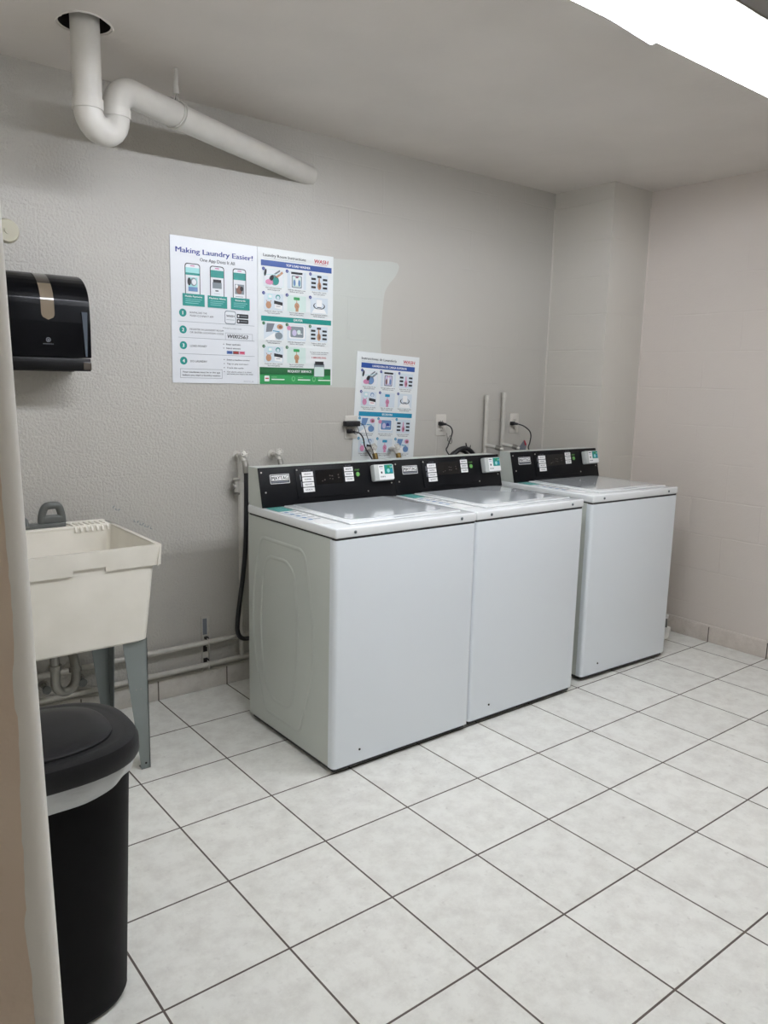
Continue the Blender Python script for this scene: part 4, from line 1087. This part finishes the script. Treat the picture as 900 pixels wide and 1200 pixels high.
# folded tag on the far cord
tg = thing('cord_tag', 'grey folded warning tag on the cord behind the far washer', 'tag', (2.17, -.12, 1.03)); A = local(tg)
p = MB(); p.prism([(2.10, 1.02), (2.20, 1.02), (2.21, 1.075), (2.185, 1.095), (2.15, 1.06)], 1, -.122, -.119, 'greyink'); A(p, 'tag_card')
p = MB(); p.prism([(2.183, 1.098), (2.192, 1.094), (2.206, 1.07), (2.197, 1.066)], 1, -.125, -.121, 'red'); A(p, 'red_stripe')

# ================================================================== hose bibbs, risers, wall pipes
def bibb(x, z, label, low):
    metal = 'paintedpipe'
    t = thing('hose_bibb', label, 'tap', (x, 0, z), group='hose taps above the washing machines'); A = local(t)
    b = MB(); b.cyl((x, .0, z), (x, -.045, z), .0095, metal, 14); b.cyl((x, -.018, z), (x, -.03, z), .014, metal, 6)
    b.cyl((x, -.045, z + .004), (x + .004, -.075, z - .030), .0105, metal, 14); b.cyl((x + .004, -.070, z - .018), (x + .005, -.08, z - .05), .0138, low, 14); b.cyl((x, -.001, z), (x, -.004, z), .022, 'paintedpipe', 18)
    A(b, 'tap_body')
    h = MB(); h.cyl((x, -.046, z + .004), (x + .003, -.062, z + .014), .005, metal, 10)
    pts = [Vector((x + .004, -.065, z + .016)) + Vector((math.cos(a), math.sin(a) * .4, math.sin(a) * .9)) * (.015 + .0025 * math.cos(5 * a)) for a in [2 * PI * k / 30 for k in range(30)]]
    h.tube(pts, .0032, metal, 6, closed=True); h.cyl((x + .004, -.063, z + .015), (x + .004, -.067, z + .017), .010, metal, 12); A(h, 'tap_handle'); return t
bibb(.398, 1.072, 'painted hose tap at top of the riser left of the first washer', 'chrome')
bibb(.580, 1.070, 'painted hose tap above the badge of the first washer', 'chrome')
bibb(1.130, 1.075, 'brass hose tap in front of the Spanish poster, left one', 'brass')
bibb(1.282, 1.070, 'brass hose tap in front of the Spanish poster, right one', 'brass')
r = thing('riser_pipe', 'painted water riser with side valve on wall left of the washers', 'pipe', (.402, -.03, .23)); A = local(r)
p = MB(); p.tube([(.402, -.028, .125), (.402, -.028, .60), (.402, -.028, 1.0), (.400, -.02, 1.06)], .0105, 'paintedpipe', 14); A(p, 'pipe_run')
p = MB(); p.cyl((.402, -.028, .935), (.365, -.03, .935), .010, 'paintedpipe', 12); p.cyl((.383, -.03, .96), (.383, -.03, .91), .011, 'paintedpipe', 12); p.cyl((.383, -.03, .965), (.383, -.03, .972), .016, 'paintedpipe', 10); p.cyl((.383, -.03, .905), (.383, -.03, .898), .014, 'chrome', 10); p.cyl((.402, -.028, .92), (.402, -.028, .95), .0145, 'paintedpipe', 12)
p.cyl((.365, -.032, .935), (.358, -.032, .935), .016, 'chrome', 10); A(p, 'side_valve')
h = MB(); h.tube(smooth_path([(.402, -.082, 1.022), (.402, -.084, .95), (.401, -.083, .80), (.396, -.083, .66), (.384, -.083, .54), (.364, -.087, .42), (.349, -.092, .33), (.346, -.096, .28), (.360, -.10, .248), (.395, -.11, .240), (.47, -.2, .27), (.50, -.37, .32)], 8), .0105, 'hose', 12)
h.cyl((.402, -.080, 1.03), (.402, -.083, 1.0), .0145, 'chrome', 12)
tag(h.build('fill_hose'), 'black rubber fill hose looping down left of the first washer', 'hose')
h = MB(); h.tube(smooth_path([(.585, -.082, 1.022), (.586, -.085, .9), (.58, -.12, .6), (.56, -.2, .4), (.55, -.37, .33)], 6), .0105, 'hose', 10)
tag(h.build('fill_hose'), 'black hose under the second painted tap, behind the first washer', 'hose')
# low wall pipes
for z, lab in ((.229, 'upper of two painted copper pipes running low along the back wall'), (.124, 'lower of two painted copper pipes running low along the back wall')):
    p = MB(); p.tube([(XL + .0, -.028, z - .004), (-.4, -.027, z), (.1, -.028, z), (.6, -.029, z + .003), (1.6, -.028, z + .002), (2.45, -.028, z)], .0115, 'paintedpipe', 14)
    tag(p.build('water_pipe'), lab, 'pipe', 'low painted pipes along the back wall')
br = thing('pipe_bracket', 'slotted metal wall bracket clamping the two low painted pipes', 'bracket', (.229, 0, .09)); A = local(br)
b = MB()
b.box(.210, .248, -.003, 0, .092, .345, 'paintedpipe')
for x in (.210, .2445): b.box(x, x + .0035, -.016, 0, .092, .345, 'paintedpipe', .001)
for z0_, z1_ in ((.105, .148), (.178, .212), (.26, .335)): b.box(.219, .239, -.0036, -.0028, z0_, z1_, 'dark' if z0_ < .2 else 'greyink')
A(b, 'channel')
for z in (.124, .229):
    q = MB(); q.tube([(.229, -.016, z + .020), (.229, -.030, z + .017), (.229, -.043, z + .008), (.229, -.043, z - .008), (.229, -.030, z - .017), (.229, -.016, z - .020)], .0035, 'paintedpipe', 8)
    q.box(.222, .236, -.03, -.01, z + .014, z + .024, 'dark'); A(q, 'pipe_clamp')
# two capped stub pipes between the middle and far washers
for x, zt, lab in ((1.966, 1.352, 'left one of two capped white stub pipes on back wall'), (2.106, 1.368, 'right one of two capped white stub pipes on back wall')):
    t = thing('stub_pipe', lab, 'pipe', (x, -.02, 1.0), group='capped stub pipes between the washers'); A = local(t)
    p = MB(); p.tube([(x + .003, -.025, .13), (x, -.025, 1.0), (x, -.025, zt - .02)], .0125, 'paintedpipe', 14); A(p, 'pipe_run')
    p = MB(); p.cyl((x, -.025, zt - .028), (x, -.025, zt), .0155, 'paintedpipe', 14); A(p, 'end_cap')
    p = MB(); p.tube(smooth_path([(x, -.025, 1.068), (x + .002, -.06, 1.066), (x + .012, -.11, 1.058), (x + .03, -.135, 1.050)], 5), .0105, 'paintedpipe', 12); p.cyl((x + .01, -.10, 1.062), (x + .022, -.127, 1.054), .0145, 'chrome', 10); A(p, 'side_outlet')
# small white fitting behind the far washer
ft = thing('drain_fitting', 'small white plastic elbow on the floor behind the far washer', 'pipe fitting', (2.585, -.80, 0)); A = local(ft)
fxp, fyp = 2.60, -.865
p = MB(); p.tube(smooth_path([(fxp - .05, fyp + .02, .035), (fxp - .01, fyp + .01, .035), (fxp + .012, fyp, .045), (fxp + .016, fyp, .075)], 6), .018, 'whitepl', 12); A(p, 'elbow')
p = MB(); p.cyl((fxp + .016, fyp, .072), (fxp + .016, fyp, .09), .023, 'whitepl', 14); p.cyl((fxp + .005, fyp, .145), (fxp + .005, fyp, .165), .012, 'whitepl', 10); p.cyl((fxp + .012, fyp, .09), (fxp + .004, fyp, .15), .006, 'grey', 8); A(p, 'valve_stem')
